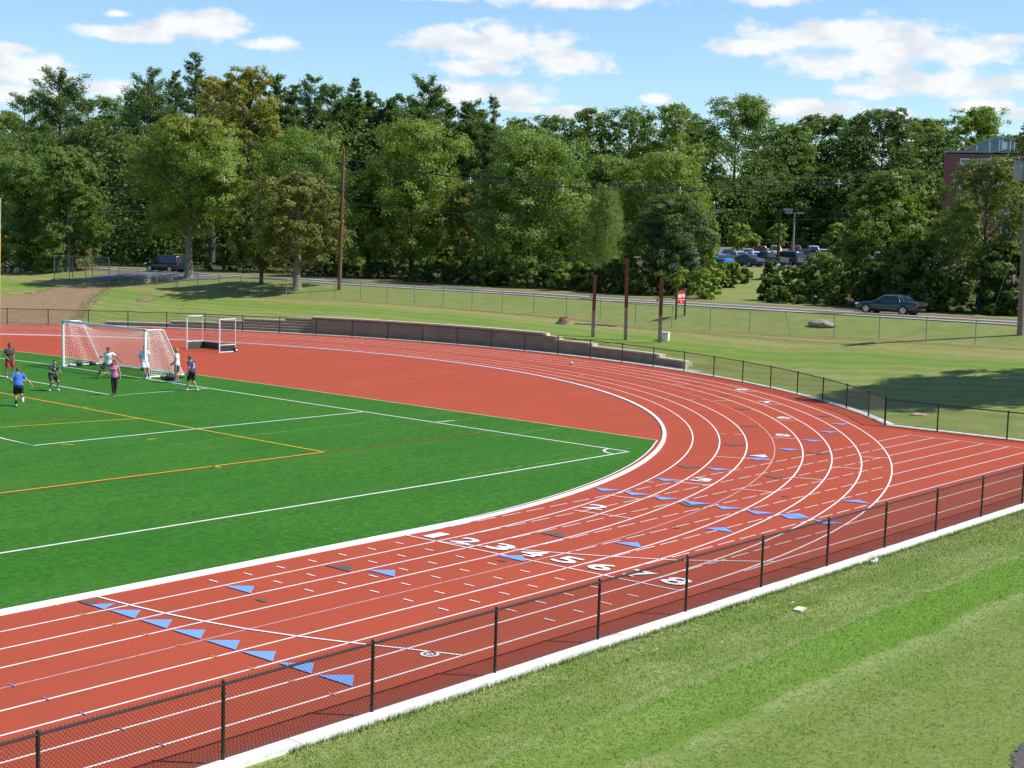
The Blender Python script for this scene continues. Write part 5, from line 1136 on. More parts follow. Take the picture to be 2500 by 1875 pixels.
# litter and small concrete cover in the near lawn
b = (0.78, -11.34, -0.03); root = empty('valve_cover', b, R(10), 'small pale concrete valve cover in the near lawn', 'valve cover'); mb = MB(); mb.box((0, 0, 0.02), (0.17, 0.10, 0.025)); mb.build('cover_body', M['cap'], root); mb = MB(); mb.box((0, 0, 0.048), (0.12, 0.06, 0.003)); mb.build('cover_lid', M['concrete'], root)
for i, (x, y, l) in enumerate([(6.2, -10.35, 'white crumpled litter lying by the kerb in the near lawn'), (-4.35, -11.05, 'tiny scrap of white paper in the middle of the near lawn'), (0.95, -11.05, 'tiny white scrap next to the valve cover')]):
    bm = bmesh.new()
    for q in range(4 if i == 0 else 2): bmesh.ops.create_icosphere(bm, subdivisions=2, radius=0.04 if i == 0 else 0.015, matrix=Matrix.Translation((0.10*q, 0.03*(q % 2), 0.03)))
    rr = random.Random(i)
    for v in bm.verts: v.co += Vector((rr.uniform(-.015, .015), rr.uniform(-.015, .015), rr.uniform(-.012, .012)))
    me = bpy.data.meshes.new('litter'); bm.to_mesh(me); bm.free(); o = link('litter', me, M['pwhite']); o.location = (x, y, 0.02); tag(o, l, 'litter')
lumpy('stone_slab', 'flat tan slab set in the lawn behind the short straight fence', 'stone', (36.4, 2.6, gz(36.4, 2.6)), (0.3, 0.5, 0.06), M['rockt'], 44)

# ---------------------------------------------------------------- cars
def car(name, label, cat, loc, heading, kind, paint, L=4.7, W=1.78, Hh=1.42, group=None, trim=False):
    root = empty(name, loc, heading, label, cat, group); hl = L/2; hw = W/2
    if kind == 'sedan': prof = [(-hl, .52, .60), (-hl+.06, .36, .90), (-hl+.35, .30, .98), (-hl+1.15, .24, .97), (-.6, .22, .93), (.7, .22, .92), (hl-1.35, .22, .90), (hl-.6, .24, .82), (hl-.2, .28, .72), (hl-.03, .36, .62), (hl, .45, .52)]; cab = (hl-1.30, -hl+.72, hl-2.15, -hl+1.50, .90, Hh)
    elif kind == 'suv': prof = [(-hl, .5, .7), (-hl+.05, .40, 1.05), (-hl+.3, .36, 1.10), (-.6, .34, 1.08), (.7, .34, 1.06), (hl-1.1, .34, 1.05), (hl-.5, .36, .99), (hl-.12, .4, .88), (hl, .5, .7)]; cab = (hl-1.15, -hl+.05, hl-1.85, -hl+.38, 1.05, Hh)
    elif kind == 'pickup': prof = [(-hl, .5, .7), (-hl+.04, .42, 1.05), (-hl+.3, .38, 1.10), (-.6, .36, 1.10), (.7, .36, 1.08), (hl-1.1, .36, 1.05), (hl-.4, .38, .98), (hl-.1, .42, .88), (hl, .5, .7)]; cab = (hl-1.3, -.65, hl-1.95, -.45, 1.06, Hh)
    mb = MB(); rings = []
    for i, (x, zb, zt) in enumerate(prof):
        e = min(1, (hl-abs(x))/0.45); w = hw*(0.84+0.16*math.sqrt(max(0, e))); zm = zb+(zt-zb)*0.55
        half = [(w*0.90, zb), (w*0.99, zb+0.10), (w, zm), (w*0.965, zt-0.10), (w*0.88, zt-0.02), (w*0.45, zt+0.015), (0, zt+0.02)]
        ring = half+[(-y, z) for y, z in reversed(half[:-1])]
        rings.append([(x, y, z) for y, z in ring])
    mb.rings(rings); body = mb.build('body', paint, root, 50)
    x0, x1, x2, x3, zb, zt = cab; wb, wt = hw*0.93, hw*0.74; mb = MB()
    def lay(f, z, wd): 
        xa = x0+(x2-x0)*f; xb = x1+(x3-x1)*f
        return [(xa, wd*.9, z), (xa-.12, wd, z), ((xa+xb)/2, wd*1.01, z), (xb+.1, wd, z), (xb, wd*.88, z), (xb-0.03, 0, z), (xb, -wd*.88, z), (xb+.1, -wd, z), ((xa+xb)/2, -wd*1.01, z), (xa-.12, -wd, z), (xa, -wd*.9, z), (xa+.05, 0, z)]
    hgt = zt-zb; mb.rings([lay(0, zb-.06, wb), lay(.55, zb+hgt*.5, wb+(wt-wb)*.5), lay(.97, zt-.09, wt+.02), lay(1.08 if kind != 'sedan' else 1.12, zt-.02, wt*.9), lay(1.35, zt, wt*.6)]); mb.build('cabin', paint, root, 55)
    def side_y(z): return (wb+(wt-wb)*(z-zb)/hgt)*1.012+0.006
    def glass(ws, s):
        mb = MB()
        for poly_ in ws:
            vs = [(x, s*side_y(z), z) for x, z in poly_]; vs2 = [(x, s*(side_y(z)-0.03), z) for x, z in poly_]; n = len(vs)
            mb.add(vs+vs2, [tuple(range(n))]+[(i, (i+1) % n, n+(i+1) % n, n+i) for i in range(n)])
        return mb
    za, zc = zb+.04, zt-.11; fa = (za-zb)/hgt; fc = (zc-zb)/hgt
    xf = lambda f: x0+(x2-x0)*f; xr = lambda f: x1+(x3-x1)*f
    mid = (x2+x3)/2-.02; 
    if kind == 'suv': wins = [[(xf(fa)-.22, za), (xf(fc)-.16, zc), (mid+.30, zc), (mid+.30, za)], [(mid+.22, za), (mid+.22, zc), (mid-.62, zc), (mid-.62, za)], [(mid-.70, za), (mid-.70, zc), (xr(fc)+.14, zc), (xr(fa)+.16, za)]]
    elif kind == 'pickup': wins = [[(xf(fa)-.2, za), (xf(fc)-.14, zc), (xr(fc)+.12, zc), (xr(fa)+.12, za)]]
    else: wins = [[(xf(fa)-.26, za), (xf(fc)-.18, zc), (mid+.04, zc), (mid+.02, za)], [(mid-.05, za), (mid-.03, zc), (xr(fc)+.18, zc), (xr(fa)+.52, za+.04), (xr(fa)+.50, za)]]
    for s in (-1, 1): 
        for w_ in wins: glass([w_], s).build('side_window', M['glass'], root)
        if trim:
            ol = [(xf(fa)-.30, za-.02), (xf(fc)-.2, zc+.02), (mid, zc+.035), (xr(fc)+.16, zc+.02), (xr(fa)+.50, za-.02)]; mb = MB(); mb.tube([(x, s*(side_y(z)+.004), z) for x, z in ol+[ol[0]]], .014, 5); mb.build('window_trim', M['chrome'], root)
    for fr in (1, -1):
        mb = MB(); xa, xb = (xf(fa), xf(fc)) if fr == 1 else (xr(fa), xr(fc)); o = 0.035*fr
        ya, yb = (wb+(wt-wb)*fa)*.84, (wb+(wt-wb)*fc)*.82
        mb.add([(xa+o, -ya, za), (xa+o+.03*fr, 0, za), (xa+o, ya, za), (xb+o, yb, zc), (xb+o+.03*fr, 0, zc), (xb+o, -yb, zc)], [(0, 1, 4, 5), (1, 2, 3, 4)]); mb.build('windscreen' if fr == 1 else 'rear_window', M['glass'], root)
    wr = .315 if kind == 'sedan' else .37
    for sx, x in ((1, hl-.92), (-1, -hl+1.02)):
        for s in (-1, 1):
            mb = MB(); mb.tube([(x, s*(hw*.72), wr+.03), (x, s*(hw+.004), wr+.03)], wr+.065, 26); mb.build('wheel_arch', M['rubber'], root, 40)
            w = MB(); w.tube([(x, s*(hw-.19), wr), (x, s*(hw-.01), wr), (x, s*(hw+.014), wr)], [wr, wr, wr-.03], 26); wo = w.build('wheel', M['rubber'], root, 40)
            w = MB()
            for k in range(5):
                a = k*1.2566+.3; w.box((x, s*(hw+.018), wr), (0.028, 0.010, 0.0), 0) if False else None
                c, d = math.cos(a), math.sin(a); p = .05; q = wr*.66
                w.add([(x+c*p-d*.03, s*(hw+.022), wr+d*p+c*.03), (x+c*q-d*.06, s*(hw+.022), wr+d*q+c*.06), (x+c*q+d*.06, s*(hw+.022), wr+d*q-c*.06), (x+c*p+d*.03, s*(hw+.022), wr+d*p-c*.03)], [(0, 1, 2, 3) if s < 0 else (3, 2, 1, 0)])
            w.tube([(x, s*(hw+.016), wr), (x, s*(hw+.024), wr)], .07, 12); rng_ = [(x+math.cos(t)*wr*.68, s*(hw+.018), wr+math.sin(t)*wr*.68) for t in np.linspace(0, 2*math.pi, 21)]; w.tube(rng_, .02, 5, False)
            w.build('rim', M['chrome'], wo)
    for s in (-1, 1):
        zh = .66 if kind == 'sedan' else .86; mb = MB(); mb.box((hl-.10, s*hw*.68, zh), (.09, .17, .065), -s*0.35); mb.build('headlight', M['headlight'], root, 30)
        zt_ = .80 if kind == 'sedan' else .95; mb = MB(); mb.box((-hl+.06, s*hw*.74, zt_), (.06, .16, .07 if kind == 'sedan' else .14), s*0.3); mb.build('taillight', M['taillight'], root, 30)
        mb = MB(); mb.box((xf(0)-.45, s*(hw*.93+.12), zb+.07), (.07, .10, .06)); mb.build('mirror', paint, root, 30)
    mb = MB(); mb.box((0, 0, .26), (hl-.3, hw*.8, .08)); mb.build('underbody', M['rubber'], root)
    if kind == 'suv': 
        for s in (-1, 1): mb = MB(); mb.tube([(x2-.3, s*wt*.8, zt+.04), (x3+.2, s*wt*.8, zt+.04)], .018, 6); mb.build('roof_rack', M['black'], root)
    return root
def paint(n, c, metal=0.3): return plain(n, c, tuple(x*.93 for x in c), 1.0, 0.28, metal, spec=0.5, coat=0.6)
pg = paint('dark_teal_paint', (0.016, 0.050, 0.052))
cx, cy = 70.35, 17.25; P = on_x(2174, 752, cx)
car('sedan', 'dark green sedan driving left along the road', 'car', (cx, P[1], gz(cx, P[1])+.03), R(90), 'sedan', pg, 4.8, 1.79, 1.42, trim=True)
pb = paint('dark_blue_paint', (0.012, 0.016, 0.026)); P = on_x(405, 668, 69.5)
car('van', 'dark van with pale lower sides standing on the road behind the boulders', 'van', (69.5, P[1], gz(69.5, P[1])+.03), R(100), 'suv', pb, 4.9, 1.85, 1.85)
P = Vector(on_x(50, 662, 84)); car('sedan', 'silver car parked behind the tan boulders at the far left', 'car', (84, P.y, gz(84, P.y)), R(215), 'suv', paint('silver_paint', (0.42, 0.45, 0.50)), 4.6, 1.8, 1.6)
CP = [(1748, 652, 'sedan', (0.02, 0.20, 0.50), 75, 'bright blue car parked behind bushes at the left of the car park', 4.4), (1820, 651, 'sedan', (0.05, 0.06, 0.07), 80, 'dark grey sedan nearest the grass gap in the car park', 4.6), (1840, 640, 'sedan', (0.78, 0.78, 0.77), 60, 'white sedan in the middle row of the car park', 4.6), (1826, 631, 'sedan', (0.42, 0.45, 0.50), 215, 'silver sedan behind the white one', 4.6), (1856, 630, 'suv', (0.20, 0.018, 0.03), 35, 'maroon van behind the white sedan', 4.8), (1893, 629, 'suv', (0.50, 0.42, 0.27), 215, 'tan van behind the tallest lamp post', 4.6), (1941, 629, 'suv', (0.42, 0.012, 0.03), 215, 'bright red van at the back of the car park', 4.8), (1873, 650, 'pickup', (0.025, 0.05, 0.04), 80, 'dark green pickup right of the grass gap', 5.2), (1928, 640, 'sedan', (0.75, 0.77, 0.78), 60, 'white car half hidden below the bright red van', 4.5), (1778, 634, 'sedan', (0.03, 0.03, 0.035), 215, 'black car behind the young trees', 4.6), (1919, 650, 'suv', (0.04, 0.07, 0.075), 80, 'dark teal van right of the tallest lamp post', 4.7), (1985, 630, 'suv', (0.55, 0.57, 0.60), 215, 'silver van near the right of the car park', 4.7), (2012, 632, 'sedan', (0.6, 0.62, 0.65), 215, 'pale silver car rightmost behind the bushes', 4.6), (1800, 640, 'sedan', (0.5, 0.52, 0.54), 60, 'pale grey car left of the white sedan', 4.5), (1962, 641, 'suv', (0.05, 0.08, 0.09), 60, 'dark car behind bushes at the right of the car park', 4.6),
      (2371, 663, 'sedan', (0.50, 0.02, 0.03), 70, 'red car glimpsed under the oak', 4.4), (2318, 648, 'sedan', (0.45, 0.03, 0.03), 215, 'red car glimpsed left under the oak', 4.4), (2345, 650, 'sedan', (0.38, 0.42, 0.48), 70, 'grey-blue car between the two red ones under the oak', 4.5), (2432, 660, 'sedan', (0.7, 0.72, 0.74), 70, 'pale car glimpsed right under the oak', 4.5), (2400, 652, 'sedan', (0.35, 0.38, 0.42), 70, 'grey car behind the red one under the oak', 4.5)]
for (x, y, k, c, hd, l, L_) in CP:
    b = hit(x, y); car({'sedan': 'sedan', 'suv': 'van', 'pickup': 'pickup_truck'}[k], l, {'sedan': 'car', 'suv': 'van', 'pickup': 'pickup'}[k], (b.x, b.y, b.z+.03), R(hd), k, paint('car_paint', c), L_, 1.8, {'sedan': 1.42, 'suv': 1.8, 'pickup': 1.75}[k], 'cars in the car park')
def lamp(px, pyb, pyt, label, two=False):
    b = hit(px-3, pyb); t = at_depth(px, pyt, float(np.dot(np.array(b)-CAMP, _fw))); h = t[2]-b.z; root = empty('lamp_post', tuple(b), R(-52), label, 'street lamp', 'lamp posts in the car park')
    mb = MB(); mb.tube([(0, 0, 0), (0, 0, h)], [.15, .12], 10); mb.build('pole_shaft', M['galv'] if two else M['black'], root, 40); mb = MB(); mb.tube([(0, 0, 0), (0, 0, .5)], .26, 14); mb.build('concrete_base', M['concrete'], root, 40)
    for s in ((1, -1) if two else (1,)):
        mb = MB(); mb.tube([(0, 0, h-.08), (s*.5, 0, h-.05)], .04, 6); mb.build('arm', M['black'], root); mb = MB(); mb.box((s*.85, 0, h-.03), (.50, .30, .13)); mb.build('lamp_head', plain('lamp_grey', (.33, .34, .35)), root)
lamp(1901, 655, 511, 'tallest dark lamp post standing among the bushes'); lamp(1938, 632, 519, 'grey lamp post right of the tallest one', True); lamp(2109, 634, 521, 'double-headed lamp post rising from the trees at the right', True); lamp(1734, 640, 516, 'leftmost slim lamp post behind the dark conical tree')

# ---------------------------------------------------------------- brick building
def building():
    D = 238.0; a = at_depth(2307, 372, D); ang = R(-68); u = Vector((math.cos(ang), math.sin(ang), 0)); k = D/FPX
    zg = gz(a[0], a[1])-0.5; root = empty('brick_building', (a[0], a[1], zg), ang, 'red brick building with curved glass roof lantern behind the oak', 'building'); top = a[2]-zg; Wd = 30.0; Dp = 16.0
    def onface(px, py):
        c, d = ray(px, py); nn = np.array([-u.y, u.x, 0]); t = np.dot(a-c, nn)/np.dot(d, nn); q = c+d*t; return (q-a)@np.array([u.x, u.y, 0]), q[2]-zg
    mb = MB(); mb.box((Wd/2, Dp/2, top/2-.2), (Wd/2, Dp/2, top/2-.2+.2)); me = mb.mesh('wall'); uv = me.uv_layers.new(name='UVMap')
    for p in me.polygons:
        for li in p.loop_indices:
            co_ = me.vertices[me.loops[li].vertex_index].co; uv.data[li].uv = ((co_.x if abs(p.normal.y) > .5 else co_.y), co_.z)
    link('wall', me, M['brick'], root)
    mb = MB(); mb.box((Wd/2, Dp/2, top+.12), (Wd/2+.15, Dp/2+.15, .12)); mb.build('roof', M['transf'], root)
    X = lambda px: onface(px, 372)[0]; Z = lambda py, px=2400: onface(px, py)[1]
    def win(x0, y0, x1, y1, n, g='glass'):
        xa, xb, zb, zt = X(x0), X(x1), Z(y1, x0), Z(y0, x0); mb = MB()
        for (p, q) in (((xa, zb), (xb, zb)), ((xa, zt), (xb, zt))): mb.box(((p[0]+q[0])/2, -.03, p[1]), ((q[0]-p[0])/2+.09, .06, .09))
        for i in range(n+1): mb.box((xa+(xb-xa)*i/n, -.034, (zb+zt)/2), (.08, .06, (zt-zb)/2-.09))
        f = mb.build('window', M['pwhite'], root); m2 = MB(); m2.box(((xa+xb)/2, .0, (zb+zt)/2), ((xb-xa)/2, .02, (zt-zb)/2)); m2.build('pane', M[g], f)
    win(2333, 436, 2363, 460, 2); win(2396, 436, 2407, 448, 1); win(2346, 388, 2367, 400, 1, 'tealglass'); win(2430, 436, 2452, 460, 2); win(2480, 436, 2502, 460, 2); win(2333, 500, 2363, 524, 2); win(2396, 500, 2420, 524, 2); win(2396, 388, 2420, 400, 1, 'tealglass'); win(2455, 556, 2500, 580, 3); win(2455, 500, 2500, 524, 3)
    # curved roof lantern
    n = 14; arc_ = [(X(2352)+(X(2448)-X(2352))*i/n, top+.25+(Z(337)-top-.25)*math.sin(math.pi/2*i/n)) for i in range(n+1)]
    mb = MB(); rs = []
    for i, (x, z) in enumerate(arc_+[(X(2484), Z(343))]): rs.append([(x, 1.0, z), (x, 9.0, z), (x, 9.0, z+.28), (x, 1.0, z+.28)])
    mb.rings(rs); mb.build('roof', M['transf'], root)
    mb = MB(); pts = arc_+[(X(2476), Z(345)), (X(2476), top+.25)]; mb.rings([[(x, 1.4, z-.02) for x, z in pts], [(x, 8.6, z-.02) for x, z in pts]]); mb.build('lantern_glass', M['tealglass'], root)
    mb = MB()
    for px in (2384, 2415, 2439, 2446, 2466, 2476):
        x = X(px); zz = np.interp(x, [p[0] for p in arc_], [p[1] for p in arc_]); mb.box((x, 1.36, (top+.25+zz)/2), (.09, .05, (zz-top-.25)/2))
    mb.build('lantern_mullion', M['pwhite'], root)
    mb = MB(); mb.box((X(2452), 1.37, Z(354)), (.35, .03, .6)); mb.build('blind', M['pwhite'], root)
building()

# ---------------------------------------------------------------- people
def remesh(name, mb, vox, mat, parent, sm=True):
    me = mb.mesh(name); o = bpy.data.objects.new(name, me); COL.objects.link(o)
    bm = bmesh.new(); bm.from_mesh(me); bmesh.ops.recalc_face_normals(bm, faces=bm.faces[:]); bm.to_mesh(me); bm.free()
    md = o.modifiers.new('r', 'REMESH'); md.mode = 'VOXEL'; md.voxel_size = vox; md.use_smooth_shade = True
    s = o.modifiers.new('s', 'SMOOTH'); s.iterations = 3; s.factor = 0.5
    bpy.context.view_layer.update(); m2 = bpy.data.meshes.new_from_object(o.evaluated_get(bpy.context.evaluated_depsgraph_get()))
    bpy.data.objects.remove(o); m2.name = name; m2.polygons.foreach_set('use_smooth', [True]*len(m2.polygons)); return link(name, m2, mat, parent)
V = Vector
def person(label, foot, rel, p, shirt, shorts, hair, skin='skin', shoe='pwhite', female=False, longpants=False, H=1.75, extra=None, socks=None):
    base = V((foot[0], foot[1], 0.012)); tc = math.atan2(CAMP[1]-base.y, CAMP[0]-base.x); sc = H/1.75
    root = empty('person', tuple(base), tc+R(rel), label, 'person'); root.scale = (sc, sc, sc)
    J = {'pel': V((0, 0, .95)), 'chest': V((.01, 0, 1.27)), 'neck': V((0, 0, 1.47)), 'head': V((.02, 0, 1.63))}
    J.update({k: V(v) for k, v in p.items() if k in J})
    ax = (J['neck']-J['pel']).normalized(); fwd = V((1, 0, 0)); lf = V(p.get('left', (0, 1, 0))).normalized()
    sw = .175 if not female else .155; hwid = .09
    for s, t in ((1, 'L'), (-1, 'R')):
        J['sho'+t] = J['neck']-ax*.05+lf*sw*s; J['hip'+t] = J['pel']-ax*.03+lf*hwid*s
        J['elb'+t] = V(p.get('elb'+t, (0, .24*s, 1.14))); J['wri'+t] = V(p.get('wri'+t, (.06, .25*s, .90)))
        J['kne'+t] = V(p.get('kne'+t, (.02, .11*s, .50))); J['ank'+t] = V(p.get('ank'+t, (0, .12*s, .08)))
        J['toe'+t] = V(p.get('toe'+t, tuple(J['ank'+t]+V((.17, .02*s, -.045)))))
    bs = 0.9 if female else 1.0
    def trunk(mb, g, t0=-0.12, t1=1.0, flare=0.0, neck=True):
        fw = lf.cross(ax).normalized(); fw = fw if fw.x > 0 or abs(fw.x) < .2 else -fw; L_ = (J['neck']-J['pel']).length; rs = []
        tab = [(-.16, .13, .10), (-.05, .160, .113), (.12, .160, .112), (.35, .142, .100), (.60, .165, .115), (.80, .178, .112), (.92, .150, .090), (.985, .085, .068), (1.04, .058, .058)]
        for (t, a, b) in tab:
            if t < t0 or t > t1: continue
            q = J['pel'].lerp(J['chest'], t/.62) if t < .62 else J['chest'].lerp(J['neck'], (t-.62)/.38)
            fl = flare*max(0, (.5-t)); a = a*bs+g+fl; b = b*bs+g+fl
            rs.append([q+lf*(a*math.cos(w))+fw*(b*math.sin(w)) for w in np.linspace(0, 2*math.pi, 18, endpoint=False)])
        mb.rings(rs)
    mb = MB(); trunk(mb, 0.0, -.2, 1.2)
    mb.tube([J['neck']-ax*.04, J['neck']+(J['head']-J['neck'])*.5, J['head']-V((0, 0, .03))], [.058, .052, .05], 12)
    hd = J['head']; hf = V(p.get('look', (1, 0, 0))).normalized(); hl_ = V((0, 0, 1)).cross(hf).normalized(); hu = hf.cross(hl_)
    def hp(f, l, u): return hd+hf*f+hl_*l+hu*u
    rs = []
    for u_, a, b, f0 in [(-.115, .028, .03, .035), (-.10, .045, .055, .025), (-.065, .058, .078, .012), (-.02, .068, .088, .004), (.03, .073, .094, 0), (.075, .066, .083, -.004), (.105, .045, .055, -.006), (.12, .015, .02, -.008)]:
        rs.append([hp(f0+b*math.cos(w), a*math.sin(w), u_) for w in np.linspace(0, 2*math.pi, 16, endpoint=False)])
    mb.rings(rs); mb.tube([hp(.085, 0, .02), hp(.112, 0, -.022), hp(.09, 0, -.035)], [.010, .015, .012], 8)
    for s in (-1, 1): mb.ball(tuple(hp(-.005, s*.078, -.01)), (.018, .012, .03), 8, 6)
    for t, s in (('L', 1), ('R', -1)):
        mb.tube([J['sho'+t]-lf*.04*s, J['sho'+t], J['sho'+t].lerp(J['elb'+t], .4), J['elb'+t], J['elb'+t].lerp(J['wri'+t], .3), J['wri'+t]], [.05*bs, .058*bs, .048*bs, .038*bs, .041*bs, .027*bs], 12); mb.ball(tuple(J['sho'+t]), .058*bs, 12, 8); mb.ball(tuple(J['elb'+t]), .038*bs, 10, 6)
        mb.tube([J['hip'+t]+V((0, 0, .04)), J['hip'+t].lerp(J['kne'+t], .3), J['kne'+t]], [.088*bs, .084*bs, .056*bs], 14); mb.ball(tuple(J['kne'+t]), .056*bs, 12, 8)
        mb.tube([J['kne'+t], J['kne'+t].lerp(J['ank'+t], .3)-V((.02, 0, 0)), J['kne'+t].lerp(J['ank'+t], .7), J['ank'+t]], [.054*bs, .056*bs, .040*bs, .036*bs], 12)
        mb.tube([J['ank'+t]-V((.03, 0, .02)), J['ank'+t]+V((0.02, 0, -.02)), J['toe'+t]], [.036, .04, .028], 10)
        # hand: palm, four fingers, thumb
        d = (J['wri'+t]-J['elb'+t]).normalized(); side = d.cross(lf if abs(d.dot(lf)) < .8 else V((0, 0, 1))).normalized(); nrm = side.cross(d).normalized()*s
        w0 = J['wri'+t]; mb.rings([[w0+d*q+side*(a*math.cos(w))+nrm*(b*math.sin(w)) for w in np.linspace(0, 2*math.pi, 10, endpoint=False)] for q, a, b in ((-.01, .026, .02), (.03, .036, .018), (.075, .042, .016), (.092, .036, .013))])
        for k, ln in enumerate((.068, .078, .073, .056)):
            o = side*(-.031+.0207*k); c0 = w0+d*.085+o; c1 = c0+d*ln*.5+o*.25-nrm*.012; c2 = c1+d*ln*.45-nrm*.03; mb.tube([c0, c1, c2], [.0105, .0098, .0085], 7)
        th = w0+d*.025-side*.036; mb.tube([th, th+d*.035-side*.025-nrm*.008, th+d*.06-side*.03-nrm*.018], [.014, .0115, .0095], 7)
    body = remesh('body', mb, .0095, M[skin], root)
    # shirt
    mb = MB(); trunk(mb, .020, -.2, .99, .05)
    for t, s in (('L', 1), ('R', -1)):
        e = J['sho'+t].lerp(J['elb'+t], .62 if not female else .5); mb.tube([J['sho'+t]-lf*.06*s, J['sho'+t], e], [.062, .078*bs, .074*bs], 12); mb.ball(tuple(J['sho'+t]), .076*bs, 12, 8)
    sh = remesh('shirt', mb, .016, shirt, root)
    mb = MB()
    fw = lf.cross(ax)
    rs = [[J['pel']+ax*t+lf*(a*math.cos(w))+V((1, 0, 0))*(b*math.sin(w)) for w in np.linspace(0, 2*math.pi, 18, endpoint=False)] for t, a, b in ((-.16, .12, .10), (-.08, .172*bs, .128*bs), (.02, .172*bs, .125*bs), (.09, .158*bs, .115*bs))]; mb.rings(rs)
    for t in 'LR':
        if longpants: mb.tube([J['hip'+t]+V((0, 0, .03)), J['hip'+t].lerp(J['kne'+t], .5), J['kne'+t], J['kne'+t].lerp(J['ank'+t], .5), J['ank'+t]+V((0, 0, .02))], [.098*bs, .092*bs, .070, .066, .062], 14)
        else: mb.tube([J['hip'+t]+V((0, 0, .03)), J['hip'+t].lerp(J['kne'+t], .45), J['hip'+t].lerp(J['kne'+t], .88)], [.104, .108, .104], 14)
    remesh('trousers' if longpants else 'shorts', mb, .016, shorts, root)
    for t in 'LR':
        mb = MB(); a = J['ank'+t]; q = J['toe'+t]; dd = (q-a); dd.normalize(); heel = a-dd*.075+V((0, 0, -.04)); 
        mb.tube([heel, a+V((0, 0, -.035)), a.lerp(q, .6)+V((0, 0, -.01)), q+dd*.04], [.036, .048, .044, .030], 12); mb.ball(tuple(a-V((0, 0, .01))), (.045, .042, .04), 10, 6); remesh('shoe', mb, .012, M[shoe], root)
        if socks: mb = MB(); mb.tube([a, a.lerp(J['kne'+t], .38)], [.043, .048], 12); mb.build('sock', M[socks], root, 40)
    mb = MB(); rs = []
    hl2 = .012 if not female else .02
    for u_, a, b, f0 in [(-.06 if not female else -.12, .060, .045, -.058), (-.02, .074, .07, -.036), (.03, .081, .090, -.018), (.07, .077, .092, -.006), (.105, .058, .072, -.006), (.13, .028, .035, -.006), (.135, .008, .01, -.006)]:
        rs.append([hp(f0+(b+hl2*.3)*math.cos(w), (a+hl2*.3)*math.sin(w), u_) for w in np.linspace(0, 2*math.pi, 16, endpoint=False)])
    mb.rings(rs)
    if female: mb.tube([hp(-.10, 0, .0), hp(-.13, 0, -.08), hp(-.12, 0, -.17)], [.035, .04, .02], 10)
    remesh('hair', mb, .012, hair, root)
    mb = MB()
    for s in (-1, 1): mb.ball(tuple(hp(.084, s*.03, .012)), (.009, .011, .006), 8, 5); mb.tube([hp(.088, s*.017, .032), hp(.084, s*.045, .034)], .005, 5)
    mb.build('eyes', M['black'], root); mb = MB(); mb.tube([hp(.09, -.022, -.062), hp(.096, 0, -.064), hp(.09, .022, -.062)], .005, 5); mb.build('mouth', plain('lips', (.35, .12, .09)), root)
    if extra: extra(root, J, ax, lf)
    return root
cloth = lambda n, c: plain(n, c, tuple(x*.88 for x in c), 6, 0.85)
hairb = plain('dark_brown_hair', (.03, .018, .012), (.05, .03, .02), 60, .6); hairl = plain('blond_hair', (.42, .27, .11), (.30, .19, .08), 60, .6); hairr = plain('auburn_hair', (.11, .045, .022), (.08, .035, .018), 60, .6); hairg = plain('short_greying_hair', (.09, .075, .065), (.06, .05, .04), 60, .7)
def chest_print(txt, size, col, back=False, dz=1.22, dx=.145, wid=None):
    def f(root, J, ax, lf):
        me = text_mesh(txt, size, .004); o = link('shirt_print', me, col, root); c = J['chest']
        sgn = -1 if back else 1; bm = bmesh.new(); bm.from_mesh(me); bmesh.ops.subdivide_edges(bm, edges=bm.edges[:], cuts=1); bmesh.ops.triangulate(bm, faces=bm.faces[:])
        for v in bm.verts: y = v.co.x; z = v.co.y; v.co = V((sgn*(dx-0.9*y*y-0.12*z*z), sgn*y, z))
        r = bmesh.ops.extrude_face_region(bm, geom=bm.faces[:]); bmesh.ops.translate(bm, verts=[x for x in r['geom'] if isinstance(x, bmesh.types.BMVert)], vec=(sgn*.006, 0, 0)); bm.to_mesh(me); bm.free(); o.location = (c.x, c.y, c.z+dz-1.22)
    return f
person('man in dark grey shirt and red shorts standing at the left edge', (12.05, 40.3), 18, {'ankL': (0, .20, .08), 'kneL': (.02, .17, .5), 'ankR': (0, -.17, .08), 'kneR': (.02, -.15, .5), 'elbR': (-.02, -.25, 1.15), 'wriR': (.20, -.10, .90), 'elbL': (-.08, .22, 1.15), 'wriL': (.02, .20, .93), 'look': (1, .25, 0)}, cloth('charcoal_shirt', (.055, .055, .05)), cloth('red_shorts', (.52, .02, .03)), hairb, 'skin2', 'pwhite', H=1.76, extra=chest_print('OOO', .16, cloth('brown_print', (.20, .10, .05))))
person('man in blue shirt and black shorts running away towards the goal', (6.35, 29.95), 186, {'pel': (.02, 0, .90), 'chest': (.13, 0, 1.19), 'neck': (.22, 0, 1.36), 'head': (.28, -.02, 1.50), 'ankL': (.0, .10, .08), 'kneL': (.12, .11, .48), 'ankR': (-.42, -.13, .40), 'kneR': (.12, -.12, .50), 'toeR': (-.50, -.13, .26), 'elbR': (.10, -.36, 1.10), 'wriR': (.12, -.55, .86), 'elbL': (.02, .30, 1.10), 'wriL': (.22, .26, 1.00), 'look': (1, -.2, -.25)}, cloth('blue_shirt', (.045, .13, .50)), cloth('black_shorts', (.014, .016, .025)), hairg, 'skin', 'pwhite', H=1.80, socks='sock')
